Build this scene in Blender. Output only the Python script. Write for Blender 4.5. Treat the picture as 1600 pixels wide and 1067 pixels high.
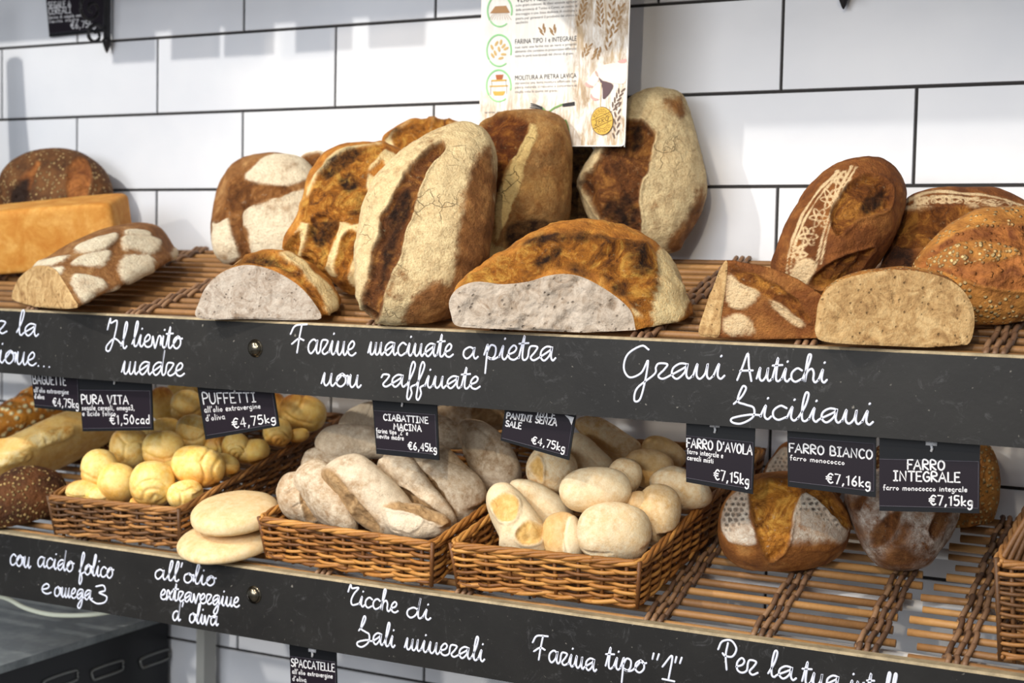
import bpy, math, random
import numpy as np
from mathutils import Matrix, Vector
random.seed(7)
for o in list(bpy.data.objects): bpy.data.objects.remove(o)
SC = bpy.context.scene
COL = SC.collection
# ---------------------------------------------------------------- camera
ZC = 1.45; CAMY = -1.44; FPX = 2222.0
YAW, PITCH, ROLL = 0.4688, 0.056, 0.0208
CP = np.array([0., CAMY, ZC])
FW = np.array([-math.sin(YAW)*math.cos(PITCH), math.cos(YAW)*math.cos(PITCH), -math.sin(PITCH)])
R0 = np.array([math.cos(YAW), math.sin(YAW), 0.]); U0 = np.cross(R0, FW)
_c, _s = math.cos(ROLL), math.sin(ROLL)
RT = _c*R0 + _s*U0; UP = -_s*R0 + _c*U0
cd = bpy.data.cameras.new('camera'); cam = bpy.data.objects.new('camera', cd); COL.objects.link(cam)
cd.sensor_width = 36; cd.lens = FPX/1600*36; cd.clip_start = 0.05
cam.matrix_world = Matrix(((RT[0], UP[0], -FW[0], CP[0]), (RT[1], UP[1], -FW[1], CP[1]), (RT[2], UP[2], -FW[2], CP[2]), (0, 0, 0, 1)))
cd.dof.use_dof = True; cd.dof.focus_distance = 1.56; cd.dof.aperture_fstop = 6.3
SC.camera = cam
# ---------------------------------------------------------------- light
SC.view_settings.view_transform = 'Standard'; SC.view_settings.look = 'None'
SC.view_settings.exposure = 0.0; SC.view_settings.gamma = 1.0; SC.view_settings.use_curve_mapping = False
w = bpy.data.worlds.new('world'); SC.world = w; w.use_nodes = True
w.node_tree.nodes['Background'].inputs[0].default_value = (0.86, 0.93, 1.0, 1); w.node_tree.nodes['Background'].inputs[1].default_value = 0.28
def spot(name, loc, to, power, col, size, ang, blend=.4):
    d = bpy.data.lights.new(name, 'SPOT'); o = bpy.data.objects.new(name, d); COL.objects.link(o)
    d.energy = power; d.color = col; d.shadow_soft_size = size; d.spot_size = math.radians(ang); d.spot_blend = blend
    o.location = loc; v = Vector(to)-Vector(loc); o.rotation_euler = v.to_track_quat('-Z', 'Y').to_euler(); return o
spot('ceiling_spot_cool', (-2.15, -1.6, ZC+1.45), (-.95, .2, ZC-.1), 136, (1, .95, .86), .03, 90)
spot('ceiling_spot_warm', (-.95, -1.3, ZC+1.35), (-.45, .3, ZC-.05), 60, (1, .85, .66), .08, 62)
spot('counter_spot_warm', (-.15, -1.75, ZC+.72), (-.6, .15, ZC-.30), 40, (1, .84, .62), .018, 44, .5)
spot('added_spot_left', (-1.95, -1.9, ZC+.72), (-1.3, .16, ZC-.30), 42, (1, .93, .80), .03, 34, .6)  # added fill spot to brighten the golden rolls at the back left
def area(name, loc, to, power, col, sx, sy):
    d = bpy.data.lights.new(name, 'AREA'); o = bpy.data.objects.new(name, d); COL.objects.link(o)
    d.shape = 'RECTANGLE'; d.size = sx; d.size_y = sy; d.energy = power; d.color = col
    o.location = loc; v = Vector(to)-Vector(loc); o.rotation_euler = v.to_track_quat('-Z', 'Y').to_euler(); return o
area('added_fill_panel', (-.2, -2.4, 2.9), (-.8, .2, 1.2), 18, (.92, .96, 1), 1.6, .8)  # added soft fill from the front, not a known fitting
area('added_fill_front', (-1.3, -3.2, 2.05), (-.9, .2, 1.0), 62, (.95, .97, 1), 2.4, .9)  # added fill to lift the lower shelf and the space under the racks
# ---------------------------------------------------------------- picture helpers
def ray(px, py):
    return FW + (px-800)/FPX*RT - (py-533.5)/FPX*UP
def P(px, py, Y):
    d = ray(px, py); return CP + d*((Y-CAMY)/d[1])
SL = .25
Z_UP = ZC-.080; Z_LO = ZC-.3926
def onrack(px, py, z0, sl=SL):          # point on a plane rising to the wall
    d = ray(px, py); t = (z0+sl*CAMY-CP[2])/(d[2]-sl*d[1]); return CP+d*t
def onplane(px, py, p0, n):
    d = ray(px, py); return CP+d*(np.dot(p0-CP, n)/np.dot(d, n))
def proj(V):
    q = V-CP; z = q@FW; return np.stack([800+FPX*(q@RT)/z, 533.5-FPX*(q@UP)/z], -1)
def unit(v): v = np.asarray(v, float); return v/np.linalg.norm(v)
def nvec(lean, yaw):
    a, b = math.radians(lean), math.radians(yaw)
    return np.array([math.sin(b)*math.cos(a), -math.cos(b)*math.cos(a), math.sin(a)])
def frame(n):
    e1 = unit(np.cross((0, 0, 1), n)) if abs(n[2]) < .985 else np.array([1., 0, 0])
    return e1, np.cross(n, e1)
# ---------------------------------------------------------------- numpy noise, curves
def vnoise(p, seed=0):
    i = np.floor(p).astype(np.int64); f = p-i; u = f*f*(3-2*f)
    def h(dx, dy, dz):
        x = (i[:, 0]+dx)*374761393+(i[:, 1]+dy)*668265263+(i[:, 2]+dz)*1274126177+seed*362437
        x = (x ^ (x >> 13))*1103515245 & 0xffffffff; x = (x ^ (x >> 16))*2654435761 & 0xffffffff
        return (x & 0xffff)/32767.5-1
    def L(a, b, t): return a+(b-a)*t
    return L(L(L(h(0,0,0), h(1,0,0), u[:,0]), L(h(0,1,0), h(1,1,0), u[:,0]), u[:,1]),
             L(L(h(0,0,1), h(1,0,1), u[:,0]), L(h(0,1,1), h(1,1,1), u[:,0]), u[:,1]), u[:,2])
def fbm(p, sc, oct=3, seed=0):
    r = 0; a = 1.
    for k in range(oct): r = r+a*vnoise(p*sc, seed+k*17); a *= .5; sc *= 2.03
    return r/1.6
def catmull(pts, n=8, closed=False):
    p = np.asarray(pts, float); N = len(p)
    if N < 3 and not closed: return p
    if closed: q = np.vstack([p[-1], p, p[0], p[1]])
    else: q = np.vstack([2*p[0]-p[1], p, 2*p[-1]-p[-2]])
    out = []; S = N if closed else N-1
    t = np.linspace(0, 1, n, endpoint=False)[:, None]
    for k in range(S):
        a, b, c, d = q[k], q[k+1], q[k+2], q[k+3]
        out.append(.5*(2*b+(c-a)*t+(2*a-5*b+4*c-d)*t*t+(3*b-3*c+d-a)*t**3))
    if not closed: out.append(p[-1:])
    return np.vstack(out)
def dist_poly(X, pl, closed):
    pl = np.asarray(pl, float); Q = np.roll(pl, -1, 0) if closed else pl[1:]; A = pl if closed else pl[:-1]
    best = np.full(len(X), 1e9)
    for a, b in zip(A, Q):
        d = b-a; t = np.clip(((X-a)@d)/max(d@d, 1e-9), 0, 1)
        best = np.minimum(best, np.hypot(*(X-a-t[:, None]*d).T))
    return best
def sdf(X, poly):                       # positive inside
    pl = catmull(poly, 4, True); ins = np.zeros(len(X), bool); B = np.roll(pl, -1, 0)
    for a, b in zip(pl, B):
        c = (a[1] > X[:, 1]) != (b[1] > X[:, 1])
        ins ^= c & (X[:, 0] < (b[0]-a[0])*(X[:, 1]-a[1])/(b[1]-a[1]+1e-12)+a[0])
    d = dist_poly(X, pl, True); return np.where(ins, d, -d)
def sstep(a, b, x): t = np.clip((x-a)/(b-a), 0, 1); return t*t*(3-2*t)
# ---------------------------------------------------------------- objects
def mesh(name, V, F, smooth=True):
    me = bpy.data.meshes.new(name); me.from_pydata([tuple(v) for v in V], [], F)
    if smooth: me.polygons.foreach_set('use_smooth', [True]*len(me.polygons))
    me.update(); return me
def link(name, me, m, parent=None, loc=None):
    o = bpy.data.objects.new(name, me); COL.objects.link(o)
    if m is not None and me is not None:
        for x in (m if isinstance(m, (list, tuple)) else [m]): me.materials.append(x)
    if parent is not None: o.parent = parent
    if loc is not None: o.location = tuple(loc)
    return o
def tag(o, label, cat, group=None):
    o['label'] = label; o['category'] = cat
    if group: o['group'] = group
    return o
def thing(name, label, cat, loc, group=None): return tag(link(name, None, None, None, loc), label, cat, group)
def struct(o): o['kind'] = 'structure'; return o
class MB:
    def __init__(s, org=(0, 0, 0)): s.v = []; s.f = []; s.o = np.asarray(org, float); s.c = []
    def add(s, V, F, c=.5):
        k = len(s.v); s.v += [tuple(np.asarray(v)-s.o) for v in V]; s.f += [tuple(i+k for i in f) for f in F]; s.c += [c]*len(V)
    def box(s, c, sx, sy, sz, ax=None, tone=.5):
        c = np.asarray(c, float); a = np.eye(3) if ax is None else np.asarray(ax)
        V = [c+a[0]*i*sx/2+a[1]*j*sy/2+a[2]*k*sz/2 for i in (-1, 1) for j in (-1, 1) for k in (-1, 1)]
        s.add(V, [(0,1,3,2), (4,6,7,5), (0,4,5,1), (2,3,7,6), (0,2,6,4), (1,5,7,3)], tone)
    def tube(s, pts, r, n=8, tone=.5, cap=True, flat=1.0):
        p = np.asarray(pts, float); N = len(p); T = np.gradient(p, axis=0)
        T /= np.linalg.norm(T, axis=1)[:, None]+1e-12
        rr = np.broadcast_to(np.asarray(r, float), (N,))
        up = np.array([0, 0, 1.]) if abs(T[:, 2]).mean() < .8 else np.array([1., 0, 0])
        a = np.cross(T, up); a /= np.linalg.norm(a, axis=1)[:, None]+1e-12; b = np.cross(a, T)
        th = np.arange(n)/n*2*math.pi
        V = (p[:, None]+rr[:, None, None]*(a[:, None]*np.cos(th)[None, :, None]+flat*b[:, None]*np.sin(th)[None, :, None])).reshape(-1, 3)
        F = [(i*n+j, (i+1)*n+j, (i+1)*n+(j+1) % n, i*n+(j+1) % n) for i in range(N-1) for j in range(n)]
        if cap: F += [tuple(range(n)), tuple((N-1)*n+j for j in reversed(range(n)))]
        s.add(V, F, tone)
    def prism(s, poly, n, th, tone=.5):   # 3-D polygon extruded by th against n
        A = np.asarray(poly, float); k = len(A); V = np.vstack([A, A-np.asarray(n)*th])
        s.add(V, [tuple(range(k)), tuple(reversed(range(k, 2*k)))]+[(i, i+k, (i+1) % k+k, (i+1) % k) for i in range(k)], tone)
    def build(s, name, m, parent=None, loc=None, smooth=True):
        me = mesh(name, s.v, s.f, smooth)
        a = me.color_attributes.new('tone', 'FLOAT_COLOR', 'POINT')
        a.data.foreach_set('color', np.array([(c, c, c, 1) for c in s.c]).ravel())
        return link(name, me, m, parent, loc)
# ---------------------------------------------------------------- materials
def rgb(r, g, b):
    f = lambda c: (c/255/12.92) if c/255 <= .04045 else ((c/255+.055)/1.055)**2.4
    return (f(r), f(g), f(b), 1)
class NT:
    def __init__(s, name):
        s.m = bpy.data.materials.new(name); s.m.use_nodes = True; s.t = s.m.node_tree; s.b = s.t.nodes['Principled BSDF']
        s.co = s.t.nodes.new('ShaderNodeTexCoord').outputs['Object']
    def n(s, kind, **kw):
        x = s.t.nodes.new(kind)
        for k, v in kw.items(): setattr(x, k, v)
        return x
    def set(s, sock, v):
        if hasattr(v, 'links') or hasattr(v, 'is_linked'): s.t.links.new(v, sock)
        else: sock.default_value = v
    def noise(s, scale, detail=4, rough=.6, dist=0, co=None):
        x = s.n('ShaderNodeTexNoise'); x.inputs['Scale'].default_value = scale; x.inputs['Detail'].default_value = detail
        x.inputs['Roughness'].default_value = rough; x.inputs['Distortion'].default_value = dist
        s.t.links.new(co or s.co, x.inputs['Vector']); return x.outputs['Fac']
    def vor(s, scale, feature='F1', co=None):
        x = s.n('ShaderNodeTexVoronoi'); x.feature = feature; x.inputs['Scale'].default_value = scale
        s.t.links.new(co or s.co, x.inputs['Vector']); return x
    def map(s, scale, co=None, rot=(0, 0, 0)):
        x = s.n('ShaderNodeMapping'); x.inputs['Scale'].default_value = scale; x.inputs['Rotation'].default_value = rot
        s.t.links.new(co or s.co, x.inputs['Vector']); return x.outputs[0]
    def ramp(s, f, stops):
        x = s.n('ShaderNodeValToRGB'); e = x.color_ramp.elements
        while len(e) < len(stops): e.new(.5)
        for k, (p, c) in enumerate(stops): e[k].position = p; e[k].color = c if isinstance(c, tuple) else (c, c, c, 1)
        s.set(x.inputs[0], f); return x.outputs[0]
    def mix(s, f, a, b, mode='MIX'):
        x = s.n('ShaderNodeMix'); x.data_type = 'RGBA'; x.blend_type = mode
        s.set(x.inputs[0], f); s.set(x.inputs[6], a); s.set(x.inputs[7], b); return x.outputs[2]
    def math(s, op, a, b=0., clamp=False):
        x = s.n('ShaderNodeMath'); x.operation = op; x.use_clamp = clamp; s.set(x.inputs[0], a); s.set(x.inputs[1], b); return x.outputs[0]
    def attr(s, name):
        x = s.n('ShaderNodeAttribute'); x.attribute_name = name
        y = s.n('ShaderNodeSeparateColor'); s.t.links.new(x.outputs['Color'], y.inputs[0]); return y.outputs
    def bump(s, h, strength=.4, dist=.002):
        x = s.n('ShaderNodeBump'); x.inputs['Strength'].default_value = strength; x.inputs['Distance'].default_value = dist
        s.set(x.inputs['Height'], h); s.t.links.new(x.outputs[0], s.b.inputs['Normal'])
    def out(s, col, rough=.6, metal=0., spec=.5):
        s.set(s.b.inputs['Base Color'], col); s.set(s.b.inputs['Roughness'], rough); s.b.inputs['Metallic'].default_value = metal
        s.b.inputs['Specular IOR Level'].default_value = spec; return s.m
def plain(name, c, rough=.6, metal=0., spec=.5): return NT(name).out(c, rough, metal, spec)
def crust(name, dark, mid, light, flour=(226, 208, 170), ga=(84, 48, 24), gm=(138, 84, 42), gb=(196, 134, 66), crack=.5, sc=1., spec=.25, rough=.75, bumpy=1.25):
    t = NT(name); a = t.attr('pat')
    n1 = t.noise(28*sc, 6, .65, .6); n2 = t.noise(90*sc, 5, .7); n3 = t.noise(420*sc, 3, .6)
    base = t.ramp(n1, [(.3, rgb(*dark)), (.5, rgb(*mid)), (.68, rgb(*light))])
    base = t.mix(t.ramp(n2, [(.35, 0.), (.65, .55)]), base, rgb(*dark))
    fl = rgb(*flour)
    flc = t.mix(t.ramp(n2, [(.45, 0.), (.75, .5)]), fl, rgb(*[int(f*.6+m*.4) for f, m in zip(flour, mid)]))
    flc = t.mix(t.ramp(t.noise(16*sc, 5, .7, .4), [(.5, 0.), (.75, .4)]), flc, rgb(*[int(f*.55+m*.42) for f, m in zip(flour, mid)]))
    flc = t.mix(t.ramp(n3, [(.5, 0.), (.68, .5)]), flc, rgb(*[int(f*.45+m*.55) for f, m in zip(flour, mid)]))
    dco = t.mix(.06, t.co, t.n('ShaderNodeTexNoise').outputs['Color'])
    v = t.vor(42*sc, 'DISTANCE_TO_EDGE'); nz = t.n('ShaderNodeTexNoise'); nz.inputs['Scale'].default_value = 60*sc; t.t.links.new(t.co, nz.inputs['Vector'])
    mp = t.n('ShaderNodeVectorMath'); mp.operation = 'MULTIPLY_ADD'; t.t.links.new(nz.outputs['Color'], mp.inputs[0]); mp.inputs[1].default_value = (.022/sc,)*3; t.t.links.new(t.co, mp.inputs[2])
    t.t.links.new(mp.outputs[0], v.inputs['Vector'])
    ck = t.ramp(v.outputs['Distance'], [(0., 1.), (.022, 0.)])
    ck = t.math('MULTIPLY', ck, t.ramp(t.noise(14*sc, 2), [(.5, 0.), (.62, 1.)]))
    flc = t.mix(t.math('MULTIPLY', ck, crack), flc, rgb(*[int(c*.55) for c in mid]))
    # flour thins out with a ragged edge where the mask is partial
    ff = t.math('ADD', a[0], t.math('MULTIPLY', t.math('SUBTRACT', t.noise(72*sc, 7, .74), .5), t.math('MULTIPLY', t.math('SUBTRACT', 1., t.math('ABSOLUTE', t.math('SUBTRACT', t.math('MULTIPLY', a[0], 2.), 1.))), 3.6)), True)
    c = t.mix(ff, base, flc)
    gn = t.noise(34*sc, 6, .7, 1.5)
    gc = t.ramp(gn, [(.34, rgb(*ga)), (.5, rgb(*gm)), (.64, rgb(*gb))])
    gc = t.mix(t.ramp(t.noise(110*sc, 6, .75), [(.58, 0.), (.7, .6)]), gc, rgb(*ga))
    gc = t.mix(t.ramp(t.noise(170*sc, 5, .7), [(.6, 0.), (.74, .6)]), gc, rgb(*[int(q*.9) for q in flour]))
    c = t.mix(a[1], c, gc)
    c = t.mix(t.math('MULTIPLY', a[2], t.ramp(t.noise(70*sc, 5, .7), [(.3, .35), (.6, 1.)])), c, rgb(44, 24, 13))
    n5 = t.noise(230*sc, 6, .75, .3); hgt = t.math('ADD', t.math('ADD', n2, t.math('MULTIPLY', n3, .5)), t.math('MULTIPLY', t.math('MULTIPLY', ck, a[0]), -1.1*crack))
    hgt = t.math('ADD', hgt, t.math('MULTIPLY', n5, t.math('ADD', .6, t.math('MULTIPLY', a[1], 1.6))))
    t.bump(hgt, bumpy, .0026)
    return t.out(c, rough, 0, spec)
def seedmat(name, dark, light, seed, sc=1., dens=.5):
    t = NT(name); a = t.attr('pat')
    base = t.ramp(t.noise(30*sc, 5, .65), [(.35, rgb(*dark)), (.65, rgb(*light))])
    v = t.vor(190*sc); s = t.ramp(v.outputs['Distance'], [(.25, 1.), (.5, 0.)])
    pick = t.n('ShaderNodeSeparateColor'); t.t.links.new(v.outputs['Color'], pick.inputs[0])
    s = t.math('MULTIPLY', s, t.math('LESS_THAN', pick.outputs[0], t.math('ADD', t.math('MULTIPLY', a[0], .7), t.math('MULTIPLY', t.noise(24*sc, 3), dens))))
    sd = t.mix(pick.outputs[1], rgb(*seed), rgb(*[int(q*.62) for q in seed]))
    c = t.mix(s, base, sd)
    c = t.mix(a[1], c, t.ramp(t.noise(40*sc, 5, .7, 1.), [(.35, rgb(104, 56, 26)), (.65, rgb(172, 108, 54))]))
    c = t.mix(a[2], c, rgb(40, 22, 12))
    t.bump(t.math('ADD', s, t.noise(200*sc, 3)), .8, .003); return t.out(c, .75, 0, .25)
def crumbmat(name, c1, c2, c3, sc=1.):
    t = NT(name); n1 = t.noise(60*sc, 6, .7, 1.2); n2 = t.noise(320*sc, 4, .7)
    c = t.ramp(n1, [(.3, rgb(*c3)), (.48, rgb(*c2)), (.65, rgb(*c1))])
    v = t.vor(150*sc); hol = t.ramp(t.math('ADD', v.outputs['Distance'], t.math('MULTIPLY', n1, .5)), [(.30, 1.), (.44, 0.)])
    c = t.mix(t.math('MULTIPLY', hol, .55), c, rgb(*[int(q*.7) for q in c3]))
    c = t.mix(t.ramp(n2, [(.5, 0.), (.75, .35)]), c, rgb(*[int(q*.72) for q in c2]))
    t.bump(t.math('SUBTRACT', n2, t.math('MULTIPLY', hol, 1.2)), .7, .003); return t.out(c, .85, 0, .2)
def wickmat(name, stops, sc=1.):
    t = NT(name); a = t.attr('tone')
    c = t.ramp(t.math('ADD', t.math('MULTIPLY', a[0], .75), t.math('MULTIPLY', t.noise(60*sc, 4, .7), .3)), [(p, rgb(*q)) for p, q in stops])
    t.bump(t.noise(260, 4, .7), .35, .0015); return t.out(c, .5, 0, .4)
M = {}
M['hero'] = crust('floured_crust', (96, 60, 30), (150, 100, 54), (186, 136, 80), (238, 218, 170), crack=.5)
M['brown'] = crust('brown_crust', (104, 64, 30), (150, 100, 50), (188, 142, 80), (228, 200, 136), (84, 44, 20), (124, 66, 28), (178, 112, 46), crack=.5)
M['golden'] = crust('golden_crust', (136, 80, 30), (200, 132, 52), (232, 176, 88), (238, 216, 164), (104, 58, 24), (200, 126, 44), (246, 188, 88), crack=.3)
M['white'] = crust('white_floured_crust', (112, 70, 36), (158, 108, 60), (196, 150, 96), (244, 232, 204), (104, 62, 30), (148, 94, 48), (192, 132, 74), crack=.2)
M['stencil'] = crust('stencilled_crust', (98, 54, 26), (146, 88, 42), (184, 124, 64), (236, 208, 164), (90, 46, 20), (160, 96, 40), (222, 152, 66), crack=.2)
M['farro'] = crust('farro_crust', (112, 66, 30), (168, 108, 52), (202, 146, 82), (240, 230, 212), (118, 66, 24), (200, 132, 50), (242, 184, 84), crack=.2, bumpy=.7)
M['whole'] = crust('wholegrain_crust', (96, 58, 32), (146, 94, 52), (180, 128, 78), (238, 230, 218), (110, 66, 36), (154, 98, 54), (182, 126, 76), crack=.2)
M['dusty'] = crust('dusty_crust', (148, 116, 84), (180, 148, 112), (200, 170, 134), (232, 218, 194), (158, 124, 86), (186, 150, 106), (206, 172, 128), crack=.25, sc=1.6, bumpy=.6)
M['panino'] = crust('pale_crust', (196, 150, 92), (222, 184, 126), (234, 204, 152), (240, 226, 194), (204, 158, 88), (222, 180, 108), (236, 200, 134), crack=.1, sc=1.5, bumpy=.4, rough=.7)
M['puff'] = crust('golden_roll_crust', (226, 168, 66), (246, 206, 100), (252, 224, 136), (254, 238, 180), (184, 108, 32), (216, 146, 52), (238, 186, 92), crack=0., sc=1.5, bumpy=.2, rough=.45, spec=.4)
M['flat'] = crust('flatbread_crust', (214, 176, 118), (232, 202, 150), (240, 218, 174), (244, 226, 190), crack=0., sc=1.5, bumpy=.15, rough=.7)
M['pan'] = crust('pan_loaf_crust', (196, 124, 46), (216, 156, 74), (232, 180, 100), (240, 212, 150), (190, 120, 40), (220, 170, 90), (240, 206, 140), crack=0., bumpy=.3)
M['bag'] = crust('baguette_crust', (212, 150, 60), (236, 192, 100), (244, 212, 132), (250, 232, 176), (200, 140, 60), (238, 204, 128), (250, 230, 176), crack=0., bumpy=.15, rough=.5)
M['seeded'] = seedmat('seeded_dark_crust', (62, 36, 20), (112, 68, 36), (214, 178, 116))
M['rye'] = seedmat('seeded_rye_crust', (70, 42, 24), (122, 80, 44), (206, 172, 118), 1.0, .35)
M['oat'] = seedmat('seeded_brown_crust', (128, 78, 36), (198, 138, 66), (226, 196, 138), 1.1, .4)
M['cheese'] = seedmat('cheese_crust', (140, 76, 26), (206, 140, 52), (250, 236, 180), .5, .8)
M['crumb'] = crumbmat('grey_crumb', (194, 184, 172), (172, 159, 146), (132, 113, 95))
M['crumb2'] = crumbmat('pale_crumb', (200, 188, 174), (178, 164, 149), (138, 118, 98), .7)
M['crumb3'] = crumbmat('brown_crumb', (212, 180, 130), (184, 148, 100), (136, 100, 62), .9)
M['wicker'] = wickmat('wicker', [(.1, (58, 34, 18)), (.4, (112, 70, 34)), (.7, (168, 112, 52)), (.95, (208, 154, 82))])
M['wick_dk'] = wickmat('dark_wicker', [(.1, (52, 34, 22)), (.45, (98, 66, 38)), (.75, (150, 102, 54)), (.95, (190, 140, 84))])
M['rod'] = wickmat('rattan_rod', [(.1, (92, 66, 42)), (.4, (142, 102, 62)), (.65, (176, 130, 78)), (.95, (206, 160, 98))])
M['twine'] = wickmat('twine', [(.1, (78, 56, 42)), (.45, (118, 88, 66)), (.75, (150, 116, 86)), (.95, (196, 160, 118))], 2)
M['chalk'] = plain('chalk_ink', rgb(226, 230, 246), .8, 0, .2)
M['print'] = plain('white_print', rgb(236, 236, 240), .8, 0, .2)
M['holder'] = plain('black_plastic', rgb(20, 21, 25), .35, 0, .3)
M['card'] = plain('dark_card', rgb(26, 18, 28), .45, 0, .25)
M['clip'] = plain('white_clip', rgb(215, 215, 218), .4)
M['chrome'] = plain('worn_steel', rgb(120, 112, 98), .22, 1.)
M['steel'] = plain('white_metal', rgb(236, 236, 236), .4, .0)
M['iron'] = plain('black_iron', rgb(34, 32, 34), .5, .3)
def boardmat():
    t = NT('chalkboard_paint'); sc = t.ramp(t.noise(30, 6, .8, 2.), [(.57, 0.), (.78, 1.)])
    c = t.ramp(t.noise(9, 4), [(.3, rgb(24, 23, 23)), (.7, rgb(36, 35, 34))])
    c = t.mix(t.math('MULTIPLY', sc, .22), c, rgb(140, 140, 144))
    sp = t.ramp(t.noise(160, 2, .5), [(.70, 0.), (.76, 1.)]); c = t.mix(t.math('MULTIPLY', sp, .6), c, rgb(150, 146, 138))
    # flour and wear on the top edge of the board
    g = t.n('ShaderNodeNewGeometry'); x = t.n('ShaderNodeSeparateXYZ'); t.t.links.new(g.outputs['Normal'], x.inputs[0])
    up = t.math('MULTIPLY', t.math('GREATER_THAN', x.outputs[2], .35), t.ramp(t.noise(40, 6, .75), [(.3, .45), (.6, 1.)]))
    c = t.mix(up, c, rgb(178, 162, 132)); t.bump(t.noise(120, 4), .12, .001)
    return t.out(c, .5, 0, .3)
M['board'] = boardmat()
# ---------------------------------------------------------------- the setting
WY = .40                                    # wall surface
def tilemat():
    t = NT('white_glazed_tile'); c = t.ramp(t.noise(5, 3), [(.3, rgb(216, 219, 226)), (.7, rgb(226, 228, 233))])
    t.bump(t.noise(14, 3), .12, .01); return t.out(c, .35, 0, .35)
M['tile'] = tilemat(); M['grout'] = plain('dark_grout', rgb(46, 44, 44), .9)
b = MB((0, 0, ZC)); b.box((-1.2, WY+.012, ZC-.1), 5.2, .02, 2.9); struct(b.build('wall_grout', M['grout'], None, (0, 0, ZC), False))
TW, TH, TX, TZ = .3511, .1244, -1.5966, ZC+.3553
b = MB((0, 0, ZC)); g = .0008
for k in range(-9, 14):
    zt, zb = TZ-TH*k-g, TZ-TH*(k+1)+g
    for i in range(-6, 11):
        x0 = TX+TW*(i+(.5 if k % 2 else 0))+g*.8; x1 = x0+TW-g*1.6; d = random.uniform(0, .0008); e = .0018
        V = [(x0, WY+.006, zb), (x1, WY+.006, zb), (x1, WY+.006, zt), (x0, WY+.006, zt), (x0+e, WY-d, zb+e), (x1-e, WY-random.uniform(0, .0008), zb+e), (x1-e, WY-d, zt-e), (x0+e, WY-random.uniform(0, .0008), zt-e)]
        b.add(V, [(4, 5, 6, 7), (0, 1, 5, 4), (1, 2, 6, 5), (2, 3, 7, 6), (3, 0, 4, 7)])
struct(b.build('wall_back', M['tile'], None, (0, 0, ZC), False))
b = MB(); b.box((-1.2, -1.6, -.02), 6, 4.2, .04); struct(b.build('floor', plain('grey_floor', rgb(120, 114, 108), .6), None, None, False))
# ---------------------------------------------------------------- shelf boards
BX0, BX1 = -2.05, .25
def shelf(ztop, zbot, label, bolts, where):
    t = thing('shelf_board', label, 'shelf', ((BX0+BX1)/2, 0, ztop))
    o = np.array([(BX0+BX1)/2, 0, ztop]); b = MB(o); e = .0025
    prof = [(0, zbot), (0, ztop-e), (e, ztop), (.019-e, ztop), (.019, ztop-e), (.019, zbot)]
    k = len(prof); V = [(x, y, z) for x in (BX0, BX1) for y, z in prof]
    b.add(V, [tuple(range(k)), tuple(reversed(range(k, 2*k)))]+[(i, i+k, (i+1) % k+k, (i+1) % k) for i in range(k)])
    b.build('board', M['board'], t, None, False)
    for px, py in bolts:
        c = P(px, py, 0); b = MB(o); n = 24; r = .0096
        rings = [(r*1.18, 0), (r*1.18, .0008), (r, .001)]+[(r*math.cos(q), .001+r*.62*math.sin(q)) for q in np.linspace(.2, 1.4, 7)]
        V = [(c[0]+rr*math.cos(2*math.pi*j/n), -h, c[2]+rr*math.sin(2*math.pi*j/n)) for rr, h in rings for j in range(n)]
        m = len(rings); F = [(i*n+j, i*n+(j+1) % n, (i+1)*n+(j+1) % n, (i+1)*n+j) for i in range(m-1) for j in range(n)]+[tuple((m-1)*n+j for j in range(n))]
        b.add(V, F); b.build('bolt', M['chrome'], t)['label'] = 'domed steel bolt head'
    for q, yy in enumerate((.07, .19, .33)):      # loose white tubes lying under the rack
        z = ztop-.034+SL*yy; c = ((BX0+BX1)/2, yy, z); b = MB(c)
        b.tube([(BX0, yy, z), (-1.4, yy, z), (-.6, yy, z), (BX1, yy, z)], .011, 12, .5, True, .6)
        tag(b.build('support_tube', M['steel'], None, c), 'white metal tube under the %s rattan rack, %s' % (where, ('nearest the front board', 'midway back', 'nearest the tiled wall')[q]), 'shelf tube', 'white tubes under the %s rack' % where)
    return t, o
up_t, up_o = shelf(Z_UP, ZC-.1692, 'upper black chalkboard shelf front carrying the large loaves', [(399, 544)], 'upper')
lo_t, lo_o = shelf(Z_LO, ZC-.4828, 'lower black chalkboard shelf front below the baskets of rolls', [(397, 929)], 'lower')
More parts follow.
